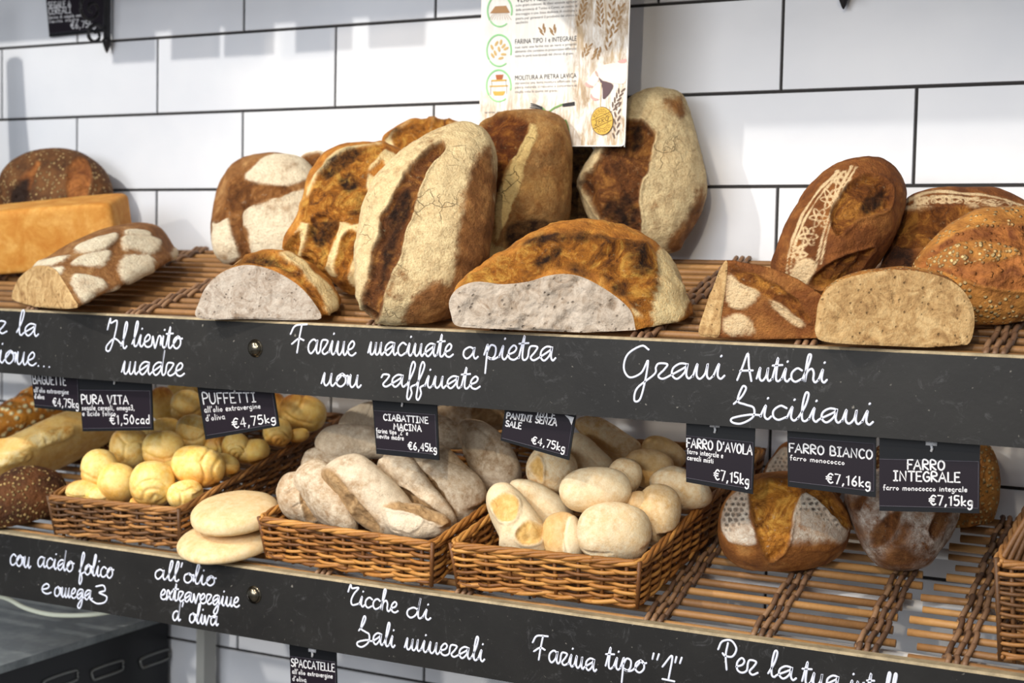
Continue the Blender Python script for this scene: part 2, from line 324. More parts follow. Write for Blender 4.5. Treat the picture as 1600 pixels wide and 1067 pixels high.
# ---------------------------------------------------------------- handwriting
A_ = [(.85, .85), (.5, 1), (.13, .7), (.1, .25), (.38, 0), (.74, .4), (.88, .98), (.85, .3), (1, .02), (1.2, .22)]
CUR = {  # letter: (advance, [strokes]); the first stroke joins the word's running line
 'a': (1.2, [A_]), 'c': (.85, [[(.8, .85), (.45, 1), (.1, .65), (.12, .2), (.4, 0), (.8, .22)]]),
 'd': (1.2, [A_[:6]+[(.9, 1.3), (.95, 2.0), (.88, 1.1), (.87, .3), (1, .02), (1.2, .22)]]),
 'e': (.85, [[(.05, .35), (.48, .55), (.62, .85), (.4, 1.02), (.1, .65), (.15, .15), (.5, 0), (.85, .22)]]),
 'f': (.75, [[(.05, .2), (.4, 1.0), (.6, 1.8), (.42, 2.1), (.26, 1.5), (.2, .1), (.15, -.8), (.32, -1.0), (.5, -.5), (.4, 0), (.75, .22)]]),
 'g': (1.15, [A_[:6]+[(.88, .95), (.85, -.4), (.6, -.95), (.3, -.75), (.65, -.15), (1.15, .25)]]),
 'h': (1.15, [[(0, .2), (.35, 1.2), (.5, 1.95), (.32, 2.0), (.22, 1.2), (.2, .02), (.3, .7), (.6, 1), (.78, .7), (.78, .2), (.95, 0), (1.15, .22)]]),
 'i': (.6, [[(0, .2), (.25, .98), (.22, .25), (.4, 0), (.6, .22)], [(.32, 1.45), (.36, 1.52)]]),
 'l': (.6, [[(0, .2), (.35, 1.1), (.48, 1.9), (.32, 2.0), (.2, 1.2), (.22, .2), (.4, 0), (.6, .22)]]),
 'm': (1.5, [[(0, .15), (.2, .98), (.2, .2), (.38, 0), (.6, .35), (.68, .98), (.68, .2), (.85, 0), (1.05, .3), (1.15, .98), (1.15, .25), (1.3, 0), (1.5, .22)]]),
 'n': (1.1, [[(0, .15), (.2, .98), (.2, .25), (.4, 0), (.65, .35), (.75, .98), (.75, .25), (.9, 0), (1.1, .22)]]),
 'o': (1.0, [[(.55, 1), (.14, .72), (.15, .18), (.5, 0), (.82, .35), (.75, .85), (.5, 1), (.72, .78), (1.0, .85)]]),
 'p': (1.1, [[(0, .3), (.2, 1.05), (.2, .1), (.18, -1.0)], [(.22, .55), (.45, 1), (.8, .85), (.78, .25), (.5, .02), (.3, .15), (.7, .0), (1.1, .22)]]),
 'r': (.85, [[(.05, .75), (.2, 1.0), (.65, .95), (.5, .6), (.22, .2), (.45, 0), (.85, .22)]]),
 's': (.8, [[(.0, .2), (.5, 1.0), (.6, .4), (.4, 0), (.15, .15), (.8, .22)]]),
 't': (.65, [[(0, .2), (.3, 1.75), (.25, .3), (.42, 0), (.65, .22)], [(-.05, 1.15), (.65, 1.22)]]),
 'u': (1.1, [[(0, .2), (.2, .98), (.18, .25), (.4, 0), (.7, .4), (.78, .98), (.76, .25), (.92, 0), (1.1, .22)]]),
 'v': (.9, [[(.05, .9), (.3, .1), (.4, 0), (.65, .9), (.9, .85)]]),
 'x': (.9, [[(.05, .9), (.3, .9), (.55, .1), (.9, .15)], [(.75, 1), (.05, 0)]]),
 'z': (.95, [[(.1, .95), (.75, .98), (.15, .05), (.95, .08)], [(.1, .5), (.75, .52)]]),
 'I': (1.5, [[(.0, 1.2), (.2, 2.1), (.3, 1.75), (.9, 2.0), (.75, .7), (.4, -.35), (.05, -.4), (.1, 0), (.8, .6), (1.5, .3)]]),
 'F': (1.2, [[(-.5, 1.3), (-.1, 1.9), (1.0, 2.05)], [(.5, 2.0), (.35, 1), (.25, 0)], [(-.3, .6), (.3, 1.0), (.8, .9)]]),
 'G': (1.7, [[(1.3, 1.9), (.9, 2.15), (.2, 1.6), (.05, .7), (.4, .1), (1.0, .4), (1.3, 1.2), (1.25, 0), (1.05, -1.3), (.75, -1.4), (.85, -.6), (1.7, .3)]]),
 'A': (1.35, [[(.0, 0), (.3, 1.0), (.6, 2.0), (.75, 1.0), (1.0, -.05)], [(.15, .7), (1.05, .75)]]),
 'S': (1.6, [[(.1, .95), (.5, 1.5), (.7, 2.1), (.5, 2.2), (.3, 1.2), (.75, .95), (1.2, .75), (1.2, .1), (.6, -.4), (.1, -.35), (.1, -.05), (1.0, .25), (1.6, .25)]]),
 'B': (1.3, [[(.4, 2.0), (.2, 1.1), (.0, .1), (.5, 0), (.85, .4), (.6, .85), (.3, .8)], [(.35, 1.9), (.55, 1.75)], [(.8, .2), (1.3, .3)]]),
 'R': (1.2, [[(-.1, 1.2), (.1, 1.9), (.3, 1.6), (1.0, 1.75), (.55, 1.1), (.3, .4), (.5, 0), (1.2, .25)]]),
 'P': (1.2, [[(.5, 1.9), (.4, 1.0), (.55, 0)], [(-.2, 1.3), (.05, 1.9), (.7, 2.1), (1.15, 1.6), (.9, 1.0), (.35, .95), (.15, 1.1)]]),
 'C': (1., [[(.9, 1.7), (.5, 2), (.1, 1), (.3, .1), (1, .25)]]),
 '3': (1., [[(.1, 1.6), (.6, 1.8), (.75, 1.3), (.35, 1.0), (.9, .7), (.8, .1), (.3, -.15), (-.1, .05)]]),
 '1': (.7, [[(.05, .9), (.55, 1.9), (.45, 0)], [(.1, -.1), (.8, -.15)]]),
 '"': (.6, [[(.1, 1.9), (.05, 1.4)], [(.4, 1.9), (.32, 1.4)]]), "'": (.4, [[(.2, 2.0), (.12, 1.55)]]), '.': (.5, [[(.2, .0), (.24, .03)]]), ' ': (.8, []),
}
def strokes_cursive(word):
    x = 0; runs = []; cur = []
    for ch in word:
        adv, st = CUR[ch]
        if st:
            pts = [(x+a, y) for a, y in st[0]]
            if ch in "'\".13 AP" or (ch.isupper() and ch not in 'GISR'):
                if cur: runs.append(cur)
                runs.append(pts); cur = []
            elif ch in 'GISRc' or ch == 'p':
                if ch == 'p': cur = cur+pts; runs.append(cur); cur = [(x+a, y) for a, y in st[1]]
                else:
                    if cur: runs.append(cur)
                    cur = pts
            else: cur = cur+pts
            for s in st[(2 if ch == 'p' else 1):]: runs.append([(x+a, y) for a, y in s])
        elif cur: runs.append(cur); cur = []
        x += adv
    if cur: runs.append(cur)
    return runs, x
def ribbon(mb, pts, wd, n, lift=.0006):   # flat pen stroke of width wd lying on a surface with normal n
    p = np.asarray(pts, float); N = len(p)
    if N < 2: return
    T = np.gradient(p, axis=0); T /= np.linalg.norm(T, axis=1)[:, None]+1e-12
    s = np.cross(n, T); h = wd/2
    p = np.vstack([p[0]-T[0]*h*.7, p, p[-1]+T[-1]*h*.7]); s = np.vstack([s[0]*.45, s, s[-1]*.45]); N += 2
    top = n*lift
    V = np.concatenate([p-s*h, p-s*h*.6+top, p+s*h*.6+top, p+s*h]); F = []
    for i in range(N-1):
        for k in range(3): F.append((k*N+i, k*N+i+1, (k+1)*N+i+1, (k+1)*N+i))
    mb.add(V, F)
NF = np.array([0, -1., 0])
def write(parent, org, lines, wd=.0023):
    for word, x0, x1, y0, y1, xh in lines:      # word, first and last pixel, baselines there, x-height
        runs, W = strokes_cursive(word); b = MB(org)
        for r in runs:
            q = catmull(r, 7) if len(r) > 2 else np.asarray(r, float)
            rr = [P(x0+(x1-x0)*x/W+y*xh*.08, y0+(y1-y0)*x/W-y*xh, -.0002) for x, y in q]
            ribbon(b, rr, wd, NF)
        b.build('chalk_lettering', M['chalk'], parent)['label'] = 'white chalk pen handwriting'
write(up_t, up_o, [
 ('per la', -42, 60, 517, 526, 19), ('lavorazione...', -118, 82, 556, 574, 20), ('Il', 166, 198, 539, 545, 20), ('lievito', 206, 284, 541, 545, 19), ('madre', 190, 288, 584, 588, 20),
 ('Farine', 460, 556, 551, 556, 22), ('macinate', 575, 708, 554, 558, 20), ('a', 722, 747, 560, 561, 18), ('pietra', 756, 868, 561, 564, 22), ('non', 502, 564, 602, 606, 20), ('raffinate', 594, 750, 604, 608, 19),
 ('Grani', 972, 1132, 592, 592, 24), ('Antichi', 1152, 1292, 594, 598, 21), ('Siciliani', 1142, 1364, 652, 664, 22)])
write(lo_t, lo_o, [
 ('con', 15, 48, 882, 888, 17), ('acido', 58, 115, 885, 894, 16), ('folico', 123, 177, 896, 904, 16), ('e', 64, 80, 926, 929, 15), ('omega', 84, 144, 931, 938, 15), ('3', 146, 168, 940, 943, 15),
 ("all'olio", 241, 337, 904, 916, 15), ('extravergine', 250, 374, 936, 949, 15), ("d' oliva", 269, 341, 969, 978, 15),
 ('Ricche', 544, 622, 944, 958, 16), ('di', 634, 673, 964, 969, 16), ('Sali', 558, 617, 1002, 1012, 18), ('minerali', 632, 757, 1014, 1034, 18),
 ('Farina', 838, 932, 1030, 1050, 19), ('tipo', 946, 1009, 1044, 1052, 19), ('"1"', 1016, 1068, 1056, 1064, 19), ('Per', 1124, 1184, 1044, 1056, 22), ('la', 1200, 1244, 1056, 1064, 20), ('tua', 1253, 1315, 1068, 1078, 20), ('intolleranza', 1326, 1500, 1082, 1110, 20)])
# ---------------------------------------------------------------- rattan racks
def rack(label, x0, x1, z0, bands, seed, y0=.022, y1=.392, step=.0272, jag=.004):
    rnd = random.Random(seed); org = np.array([(x0+x1)/2, .2, z0+SL*.2]); t = thing('rattan_rack', label, 'rack', org)
    ys = np.arange(y0+.004, y1, step); r = .0043
    for y in ys:
        a, c = x0+rnd.uniform(-jag, jag), x1+rnd.uniform(-jag*2, jag*2); xs = np.linspace(a, c, 9); b = MB(org)
        pts = [(x, y+rnd.uniform(-.0012, .0012), z0-.0106+SL*y+rnd.uniform(-.0006, .0006)) for x in xs]
        b.tube(pts, r*rnd.uniform(.85, 1.12), 8, rnd.uniform(.2, .75)); b.build('rod', M['rod'], t)
    for bx in bands:
        b = MB(org); yy = np.linspace(y0-.004, ys[-1]+.008, len(ys)*8)
        for k in range(3):
            for sgn in (1, -1):
                th = math.pi*(yy-ys[0])/step+(0 if k % 2 else math.pi)
                x = bx+(k-1)*.0095+sgn*.0034*np.cos(th*1.0)+.0015*np.sin(yy*90+k); z = z0-.0106+SL*yy+sgn*.0072*np.sin(th+math.pi/2)
                b.tube(np.stack([x, yy, z], -1), .0030, 7, rnd.uniform(.05, .75))
        b.build('weave_band', M['twine'], t)
    return t
rack('rattan rod rack under the large loaves on the upper shelf', -1.86, -.02, Z_UP, [-1.72, -1.49, -1.31, -1.12, -.93, -.76, -.585, -.40, -.21], 3)
rack('rattan rod rack on the lower shelf carrying the three wicker baskets', -1.88, -.305, Z_LO, [-1.7, -1.4, -1.2, -1.0, -.8, -.56, -.437, -.325], 4)
rack('short rattan rack at the right end of the lower shelf', -.284, .10, Z_LO, [-.235, -.12, .02], 5, jag=.012)
# ---------------------------------------------------------------- bread builders
ZOFF = {'up': Z_UP, 'lo': Z_LO}
def radial(uv, k):
    d = catmull(uv, 10, True); a = np.arctan2(d[:, 1], d[:, 0]); r = np.hypot(d[:, 0], d[:, 1]); i = np.argsort(a)
    a, r = a[i], r[i]; th = np.linspace(-math.pi, math.pi, k, endpoint=False)
    return th, np.interp(th, np.r_[a-2*math.pi, a, a+2*math.pi], np.r_[r, r, r])
def dress(me, m, org, opt, seed):
    """displace the surface and write the crust pattern (flour, slash, scorch) of one bread"""
    n = len(me.vertices); co = np.zeros(n*3); me.vertices.foreach_get('co', co); V = co.reshape(-1, 3)
    nn = np.zeros(n*3); me.vertex_normals.foreach_get('vector', nn); N = nn.reshape(-1, 3)
    X = proj(V+org); view = CP-(V+org); view /= np.linalg.norm(view, axis=1)[:, None]
    front = sstep(-.35, .0, (N*view).sum(1))
    la, ls = opt.get('lump', (.002, 14)); ra, rs = opt.get('rough', (.0007, 60))
    D = la*fbm(V, ls, 2, seed)+ra*1.5*fbm(V, rs, 4, seed+5)
    wob = fbm(np.c_[X/26., np.zeros(n)], 1., 3, seed+9); wp = opt.get('wob', 5)
    G = np.zeros(n); Fl = np.full(n, float(opt.get('base', 0.))); K = np.zeros(n); sf = opt.get('soft', 2.5)
    if 'base' in opt and opt.get('side', None) is not None: Fl = opt['side']+(Fl-opt['side'])*front
    for pl in opt.get('flour', []):
        s = sdf(X, pl)+wob*wp; k = sstep(-sf, sf, s)*front; Fl = np.maximum(Fl, k); D += opt.get('fraise', .0012)*k
    Fl = np.minimum(Fl, opt.get('fcap', 1.)); Fl = Fl*(1-opt.get('thin', .3)*sstep(.1, .55, fbm(V, opt.get('thins', 26), 4, seed+71)))
    for pl in opt.get('bare', []):
        s = sdf(X, pl)+wob*wp*1.6; Fl = Fl*(1-sstep(-sf*3, sf*3, s)*front)
    for pl, dep in opt.get('gash', []):
        s = sdf(X, pl)+wob*wp; k = sstep(-sf, sf*.8, s)*front; G = np.maximum(G, k); Fl = Fl*(1-k)
        D += k*(-dep+.0042*opt.get('grough', 1.)*fbm(V, 80, 4, seed+21)+.0022*fbm(V*np.array([1, 1, .45]), 26, 2, seed+3))+.0022*np.exp(-(np.minimum(s+2, 0)/3)**2)*np.exp(-(np.maximum(s+2, 0)/3)**2)*front
    K = np.maximum(K, G*opt.get('gchar', .32)*sstep(.12, .6, fbm(V, 44, 4, seed+51)))
    for pl in opt.get('top', []):
        s = sdf(X, pl)+wob*wp; k = sstep(-sf, sf, s)*front; Fl = np.maximum(Fl, k); G = G*(1-k); D += .0022*k
    if opt.get('ridge'):
        rd = 1-np.abs(fbm(V*np.array([1, 1, 1.3]), opt['ridge'][1], 3, seed+31))*2.2; rd = np.clip(rd, 0, 1)**2; msk = G; D += opt['ridge'][0]*rd*msk; K = np.maximum(K, opt['ridge'][2]*sstep(.55, .95, rd)*msk*sstep(-.1, .4, fbm(V, 18, 2, seed+33)))
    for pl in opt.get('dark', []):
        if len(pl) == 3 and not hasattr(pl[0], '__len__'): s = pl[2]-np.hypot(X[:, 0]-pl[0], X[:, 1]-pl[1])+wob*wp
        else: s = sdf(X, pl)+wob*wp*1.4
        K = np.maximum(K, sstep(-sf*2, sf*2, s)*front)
    for ln, wd, dep in opt.get('crease', []):
        d = dist_poly(X, catmull(ln, 6), False); g = np.exp(-(d/wd)**2)*front; D -= dep*g
        if opt.get('crease_dark'): K = np.maximum(K, opt['crease_dark']*g)
    for ln, wd in opt.get('line', []):          # flour stencil lines
        d = dist_poly(X, catmull(ln, 6), False); Fl = np.maximum(Fl, sstep(wd+1.2, wd-.8, d+wob*1.2)*front)
    if opt.get('specks'):                       # dark specks where a linen print left the flour off
        px, py, pr = opt['specks'][1:4] if len(opt['specks']) > 1 else (9, 9, 3)
        for pl in opt['specks'][0]:
            s = sstep(0, 6, sdf(X, pl)); q = X.copy(); q[:, 0] += wob*4; row = np.floor(q[:, 1]/py); jit = vnoise(np.c_[np.floor((q[:, 0]+row*px*.5)/px)+.5, row+.5, np.zeros(n)], 77)
            dx = (q[:, 0]+row*px*.5) % px-px/2+jit*2.2; dy = q[:, 1] % py-py/2-jit*1.5
            K = np.maximum(K, s*sstep(pr+.8, pr-.8, np.hypot(dx, dy*1.1)+wob*1.5-jit*1.2)*front*.9)
    if opt.get('toast_shade'):                        # browned tops; on the golden rolls also underside shading put into the colour
        ta, tz = opt['toast_shade']; K = np.maximum(K, 0); t = sstep(.1, .9, (N@np.asarray(tz, float))+.25*fbm(V, 30, 2, seed+2)); G = np.maximum(G, ta*t)
    if 'wgt' in opt: D = D*opt['wgt']
    V = V+N*D[:, None]
    if opt.get('floor', Z_UP+.0006) is not None:
        opt = dict(dict(floor=Z_UP+.0006), **opt)            # the underside is flat where it lay on the oven floor
        z = V[:, 2]+org[2]-(opt['floor']+SL*(V[:, 1]+org[1])); V[:, 2] += np.where(z < 0, -z+.0004, 0)
    y = V[:, 1]+org[1]-(WY-.004); V[:, 1] -= np.where(y > 0, y, 0)
    if opt.get('box'):                          # breads in a basket press flat against its woven sides
        x0, x1, y0, y1, sk, rot, hg = opt['box']; G3 = V+org; low = G3[:, 2]-(Z_LO+SL*G3[:, 1]) < hg+.008
        b = np.clip((G3[:, 1]-y0)/(y1-y0), 0, 1)
        if low.any():                           # nudge the whole bread off the wall before pressing it flat
            dy = .75*max(0, (y0+.0125-G3[low, 1]).max()); G3[:, 1] += dy; G3[:, 2] += SL*dy
            dl = max(0, (x0+sk*b+.0125-G3[:, 0])[low].max()); dr = max(0, (G3[:, 0]-x1-sk*b+.0125)[low].max()); G3[:, 0] += .75*dl-.45*dr
            V[:, 2] = G3[:, 2]-org[2]
        a = np.clip((G3[:, 0]-x0-sk*b)/(x1-x0), 0, 1)
        V[:, 0] = np.where(low, np.clip(G3[:, 0], x0+sk*b+.0125, x1+sk*b-.0125), G3[:, 0])-org[0]
        yy = y0+rot*(a-.5)+.0125; V[:, 1] = np.where(low, np.maximum(G3[:, 1], yy), G3[:, 1])-org[1]
    me.vertices.foreach_set('co', V.ravel()); me.update()
    a = me.color_attributes.new('pat', 'FLOAT_COLOR', 'POINT')
    a.data.foreach_set('color', np.clip(np.stack([Fl, G, K, np.ones(n)], -1), 0, 1).ravel())
def grid_faces(rows, k, off=0):
    return [(off+i*k+j, off+i*k+(j+1) % k, off+(i+1)*k+(j+1) % k, off+(i+1)*k+j) for i in range(rows-1) for j in range(k)]
def pillow(name, label, cat, out, pt, n, tf, tb, m, opt={}, res=(120, 70), e=(.8, .85), group=None, seed=0, parent=None, porg=None):
    """whole bread: closed outline out (seen along the camera ray, carried to the plane through pt with normal n), swelling tf forward and tb back"""
    n = unit(n); e1, e2 = frame(n); W = np.array([onplane(x, y, pt, n) for x, y in out])
    U = np.c_[(W-pt)@e1, (W-pt)@e2]; d = catmull(U, 8, True); c = (d.max(0)+d.min(0))/2
    C = pt+c[0]*e1+c[1]*e2; k, mm = res; th, R = radial(U-c, k)
    t = np.linspace(0, math.pi, mm+1)[1:-1]; s = np.sin(t)**e[0]; dd = np.sign(np.cos(t))*np.abs(np.cos(t))**e[1]; dd = np.where(dd > 0, dd*tf, dd*tb)
    V = (s[:, None, None]*R[None, :, None]*(np.cos(th)[None, :, None]*e1+np.sin(th)[None, :, None]*e2)+dd[:, None, None]*n).reshape(-1, 3)
    V = np.vstack([V, n*tf, -n*tb]); r = len(t); F = grid_faces(r, k)
    F = [tuple(reversed(f)) for f in F]
    F += [(j, (j+1) % k, r*k) for j in range(k)]+[((r-1)*k+(j+1) % k, (r-1)*k+j, r*k+1) for j in range(k)]
    me = mesh(name, V, F); dress(me, m, C, opt, seed)
    return tag(link(name, me, m, None, C), label, cat, group)
def half(name, label, cat, out, pt, n, L, m, cm, opt={}, dirv=None, pw=2.2, res=(150, 60), grow=.0, group=None, seed=0, drop=0., copt={}):
    """cut bread: crumb face with outline out on the plane (pt, n); crust runs back along dirv for L"""
    n = unit(n); e1, e2 = frame(n); W = np.array([onplane(x, y, pt, n) for x, y in out]); U = np.c_[(W-pt)@e1, (W-pt)@e2]
    d = catmull(U, 8, True); c = (d.max(0)+d.min(0))/2; C = pt+c[0]*e1+c[1]*e2; k, mm = res; th, R = radial(U-c, k)
    R2 = radial(np.array([[(onplane(x, y, pt, n)-pt)@e1, (onplane(x, y, pt, n)-pt)@e2] for x, y in opt['out2']])-c, k)[1] if 'out2' in opt else R
    dv = unit(-n if dirv is None else dirv); lo = (U-c)[:, 1].min()
    B = np.stack([R*np.cos(th), R*np.sin(th)], -1); rows = []
    for i in range(mm):
        t = 1-(1-i/(mm-1))**1.6 if i < mm-1 else .9995
        s = max(1-t**pw, 1e-4)**(1/pw)*(1+grow*math.sin(math.pi*min(t*1.3, 1)))
        f = sstep(0, .16, np.array([t]))[0]; q = np.stack([(R*(1-f)+R2*f)*np.cos(th), (R*(1-f)+R2*f)*np.sin(th)], -1); q[:, 0] *= s; q[:, 1] = lo+(q[:, 1]-lo)*s*(1+opt.get('rise', 0.)*math.sin(math.pi/2*min(t*1.8, 1)))
        rows.append(q[:, :1]*e1+q[:, 1:]*e2+dv*L*t)
    V = np.vstack(rows+[dv*L+e2*lo]); F = [tuple(reversed(f)) for f in grid_faces(mm, k)]+[((mm-1)*k+(j+1) % k, (mm-1)*k+j, mm*k) for j in range(k)]
    tt = [1-(1-i/(mm-1))**1.6 for i in range(mm)]; opt = dict(opt, wgt=np.r_[np.repeat(sstep(.0, .10, np.array(tt)), k), 1.])
    t = thing(name, label, cat, C, group); me = mesh('crust', V, F)
    dress(me, m, C, opt, seed); link('crust', me, m, t)
    # crumb face, slightly bulging, with holes
    rr = np.r_[np.linspace(0.02, 1, 46)]; V = np.vstack([B*q for q in rr]); Z = np.zeros(len(V))
    V3 = V[:, :1]*e1+V[:, 1:]*e2; rad = np.repeat(rr, k); f = sstep(1.0, .93, rad)
    Z = .0012*f+f*(copt.get('amp', .0012)*fbm(V3, 70, 3, seed+40)-copt.get('hole', .0025)*sstep(.38, .75, fbm(V3, copt.get('hs', 46), 2, seed+60)))+.0004
    V3 = V3+n*Z[:, None]; zz = V3[:, 2]+C[2]-(Z_UP+.0011+SL*(V3[:, 1]+C[1])); V3[:, 2] -= np.minimum(zz, 0); V3 = np.vstack([V3, n*.0012]); F = [tuple(reversed(f)) for f in grid_faces(46, k)]+[(j, (j+1) % k, 46*k) for j in range(k)]
    me = mesh('crumb', V3, F); link('crumb', me, cm, t)['label'] = 'cut crumb face'
    return t
def stand(px, py, lvl, off=0.):     # point where a bread touches its rack
    return onrack(px, py, ZOFF[lvl]+off)
# ---------------------------------------------------------------- large loaves on the upper shelf
LO = 'loaf'
pillow('country_loaf', 'tall floured oval loaf leaning in the centre with one dark slash down its left side', LO,
 [(583,500),(558,470),(554,420),(562,350),(585,290),(620,248),(668,216),(718,201),(758,210),(777,240),(776,300),(768,370),(752,430),(720,480),(680,505),(630,508)],
 stand(640, 508, 'up'), nvec(24, 26), .058, .055, M['hero'], dict(gchar=.5, base=.82, fcap=.82, side=.35, lump=(.004, 20), rough=(.0016, 55),
 gash=[([(684,222),(640,262),(607,318),(588,380),(572,440),(566,480),(584,502),(594,490),(604,450),(622,400),(640,340),(660,280),(690,235)], .007)],
 bare=[[(770,225),(780,300),(775,400),(740,470),(700,508),(670,508),(700,450),(715,380),(725,300),(745,240)], [(640,470),(690,440),(720,470),(690,510),(640,510)]],
 dark=[[(612,318),(640,290),(632,340),(610,400),(596,450),(590,430)]], crease=[([(640,345),(670,335),(700,345),(715,330)],1.2,.0012), ([(655,372),(680,395),(690,420)],1.2,.0012)]), res=(260, 170), seed=1)
pillow('country_loaf', 'brown upright loaf with rust red slash, in front of the poster', LO,
 [(700,440),(706,380),(722,300),(735,240),(752,196),(790,178),(840,173),(876,184),(892,212),(894,280),(888,340),(862,372),(810,392),(760,440),(725,460)],
 stand(740, 446, 'up'), nvec(9, 24), .055, .034, M['brown'], dict(base=.12, side=.05, lump=(.003, 16), rough=(.0011, 60),
 gash=[([(752,198),(785,180),(815,186),(826,200),(810,235),(790,262),(776,300),(770,280),(765,235)], .006)],
 flour=[[(826,196),(840,210),(820,260),(812,300),(790,345),(776,380),(776,320),(795,262)], [(700,440),(712,390),(745,375),(780,385),(790,400),(740,450)]],
 dark=[[(785,370),(800,350),(850,340),(870,355),(840,375),(800,385)]]), res=(200, 130), seed=2)
pillow('country_loaf', 'dark floured loaf standing behind, in the gap left of the tallest right loaf', LO,
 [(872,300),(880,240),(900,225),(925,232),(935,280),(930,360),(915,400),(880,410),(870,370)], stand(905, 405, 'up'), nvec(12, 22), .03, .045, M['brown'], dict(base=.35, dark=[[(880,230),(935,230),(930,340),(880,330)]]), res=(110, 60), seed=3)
pillow('country_loaf', 'tall pale floured loaf leaning on the wall right of the poster, with ragged brown slash', LO,
 [(905,300),(908,270),(930,235),(948,205),(975,160),(1005,142),(1040,139),(1068,150),(1082,190),(1096,240),(1105,290),(1095,335),(1070,375),(1055,392),(1000,392),(950,372),(920,345)],
 stand(1040, 412, 'up'), nvec(9, 25), .056, .04, M['hero'], dict(gchar=.5, base=.82, fcap=.82, side=.5, lump=(.004, 14), rough=(.0012, 60),
 gash=[([(972,190),(990,184),(1010,196),(1022,215),(1015,260),(1000,300),(1000,372),(985,378),(950,352),(925,320),(908,288),(925,262),(948,232)], .008)],
 bare=[[(1030,150),(1065,150),(1075,180),(1050,175)], [(1040,380),(1075,330),(1100,290),(1095,350),(1060,395)]],
 dark=[[(980,195),(1000,190),(1008,215),(990,230)], [(940,330),(985,300),(995,340),(975,360)]], crease=[([(1005,197),(1015,180),(1022,165)],1.4,.0016)]), res=(240, 160), seed=4)
pillow('round_loaf', 'round loaf with broad white flour patches, leftmost of the leaning central loaves', LO,
 [(335,340),(345,295),(370,260),(405,245),(445,243),(480,255),(500,290),(505,340),(490,390),(450,412),(390,412),(348,410),(333,380)],
 stand(400, 416, 'up'), nvec(20, 14), .048, .045, M['white'], dict(base=0., fcap=.9, side=.5, lump=(.002, 14), wob=4,
 flour=[[(384,280),(395,258),(430,242),(470,246),(495,262),(480,282),(450,292),(410,290)], [(380,335),(420,315),(465,298),(490,300),(490,345),(465,380),(440,398),(398,398),(388,365)], [(333,352),(358,340),(368,370),(378,395),(350,412),(335,400)]],
 gash=[([(350,320),(362,285),(382,270),(384,284),(460,296),(420,312),(380,330),(384,370),(392,398),(375,398),(362,360),(358,338),(336,348)], .003)], dark=[[(374,360),(380,372),(374,378)]]), res=(190, 110), seed=5)
pillow('round_loaf', 'cream crust loaf of which only a sliver shows behind the white patched round loaf', LO,
 [(470,250),(490,238),(520,236),(545,240),(560,300),(540,360),(490,360),(470,300)], stand(515, 400, 'up')+np.array([0, .0, .0]), nvec(8, 16), .008, .03, M['white'], dict(base=.8, gash=[([(478,246),(500,240),(490,262),(480,262)], .002)]), res=(100, 60), seed=6)
pillow('round_loaf', 'dark caramel round loaf with pale crossed bands, left of the tall centre loaf', LO,
 [(445,385),(468,340),(480,290),(505,250),(545,228),(590,226),(630,238),(660,270),(665,340),(640,420),(600,452),(550,460),(505,430),(470,405)],
 stand(555, 462, 'up'), nvec(22, 20), .052, .045, M['golden'], dict(base=0., side=.3, ridge=(.004, 30, .5), lump=(.003, 18), rough=(.0018, 55), wob=3.5,
 gash=[([(470,345),(490,290),(520,255),(560,232),(600,228),(580,260),(570,290),(590,320),(560,350),(520,345)], .004), ([(448,390),(455,370),(470,360),(462,405)], .003), ([(475,400),(490,340),(530,345),(520,380),(505,420),(480,410)], .004), ([(525,410),(540,365),(560,370),(545,420),(535,440)], .004)],
 flour=[[(545,270),(562,265),(595,290),(590,305),(560,290)], [(560,265),(580,235),(612,240),(640,252),(650,290),(600,300),(590,282),(605,262),(595,248),(580,268)], [(458,370),(475,345),(485,360),(476,395),(465,405)], [(510,420),(525,370),(540,345),(600,350),(600,365),(550,365),(535,390),(528,430)], [(545,425),(560,385),(600,380),(600,440),(560,450)], [(482,290),(510,250),(550,228),(595,225),(560,234),(520,254),(494,285),(482,310)]],
 dark=[[(525,280),(545,272),(560,290),(540,300)], [(480,360),(500,345),(530,345),(520,372),(495,390)], [(500,262),(545,235),(580,230),(540,256),(510,280)], [(590,315),(560,335),(540,330)]]), res=(210, 130), seed=7)
pillow('round_loaf', 'slashed caramel loaf whose top peeps out behind the two central loaves', LO,
 [(596,225),(608,205),(640,190),(690,186),(725,196),(740,230),(735,330),(680,380),(620,360),(600,290)], stand(670, 408, 'up'), nvec(10, 22), .035, .04, M['golden'], dict(base=0., gash=[([(612,215),(640,193),(672,190),(655,240),(630,240)], .004), ([(678,190),(700,190),(690,240),(670,240)], .004)], flour=[[(600,222),(625,200),(640,194),(620,235)], [(660,215),(668,192),(682,188),(690,196),(675,230)], [(695,195),(725,196),(735,225),(700,230)]], dark=[[(600,215),(625,197),(612,222)]]), res=(140, 80), seed=8)
half('half_loaf', 'halved loaf with grey crumb face and scorched top, left of the tall centre loaf', LO,
 [(310,497),(312,470),(325,445),(350,424),(385,414),(425,422),(465,445),(492,475),(500,499),(450,500),(380,498)], stand(400, 500, 'up', .003), nvec(8, 14), .105, M['golden'], M['crumb'], dict(base=0., rough=(.0016, 60), lump=(.003, 20), side=.6, rise=.22,
 flour=[[(435,400),(460,398),(500,430),(530,470),(525,510),(505,505),(505,465),(480,440),(450,415)]], gash=[([(345,424),(385,402),(440,402),(480,440),(510,490),(500,500),(470,440),(420,418)], .003)], dark=[[(345,424),(390,398),(430,402),(460,430),(420,418),(380,410)]]), dirv=np.array([.05, 1, .25]), seed=9, copt=dict(hs=42, hole=.003, amp=.002))
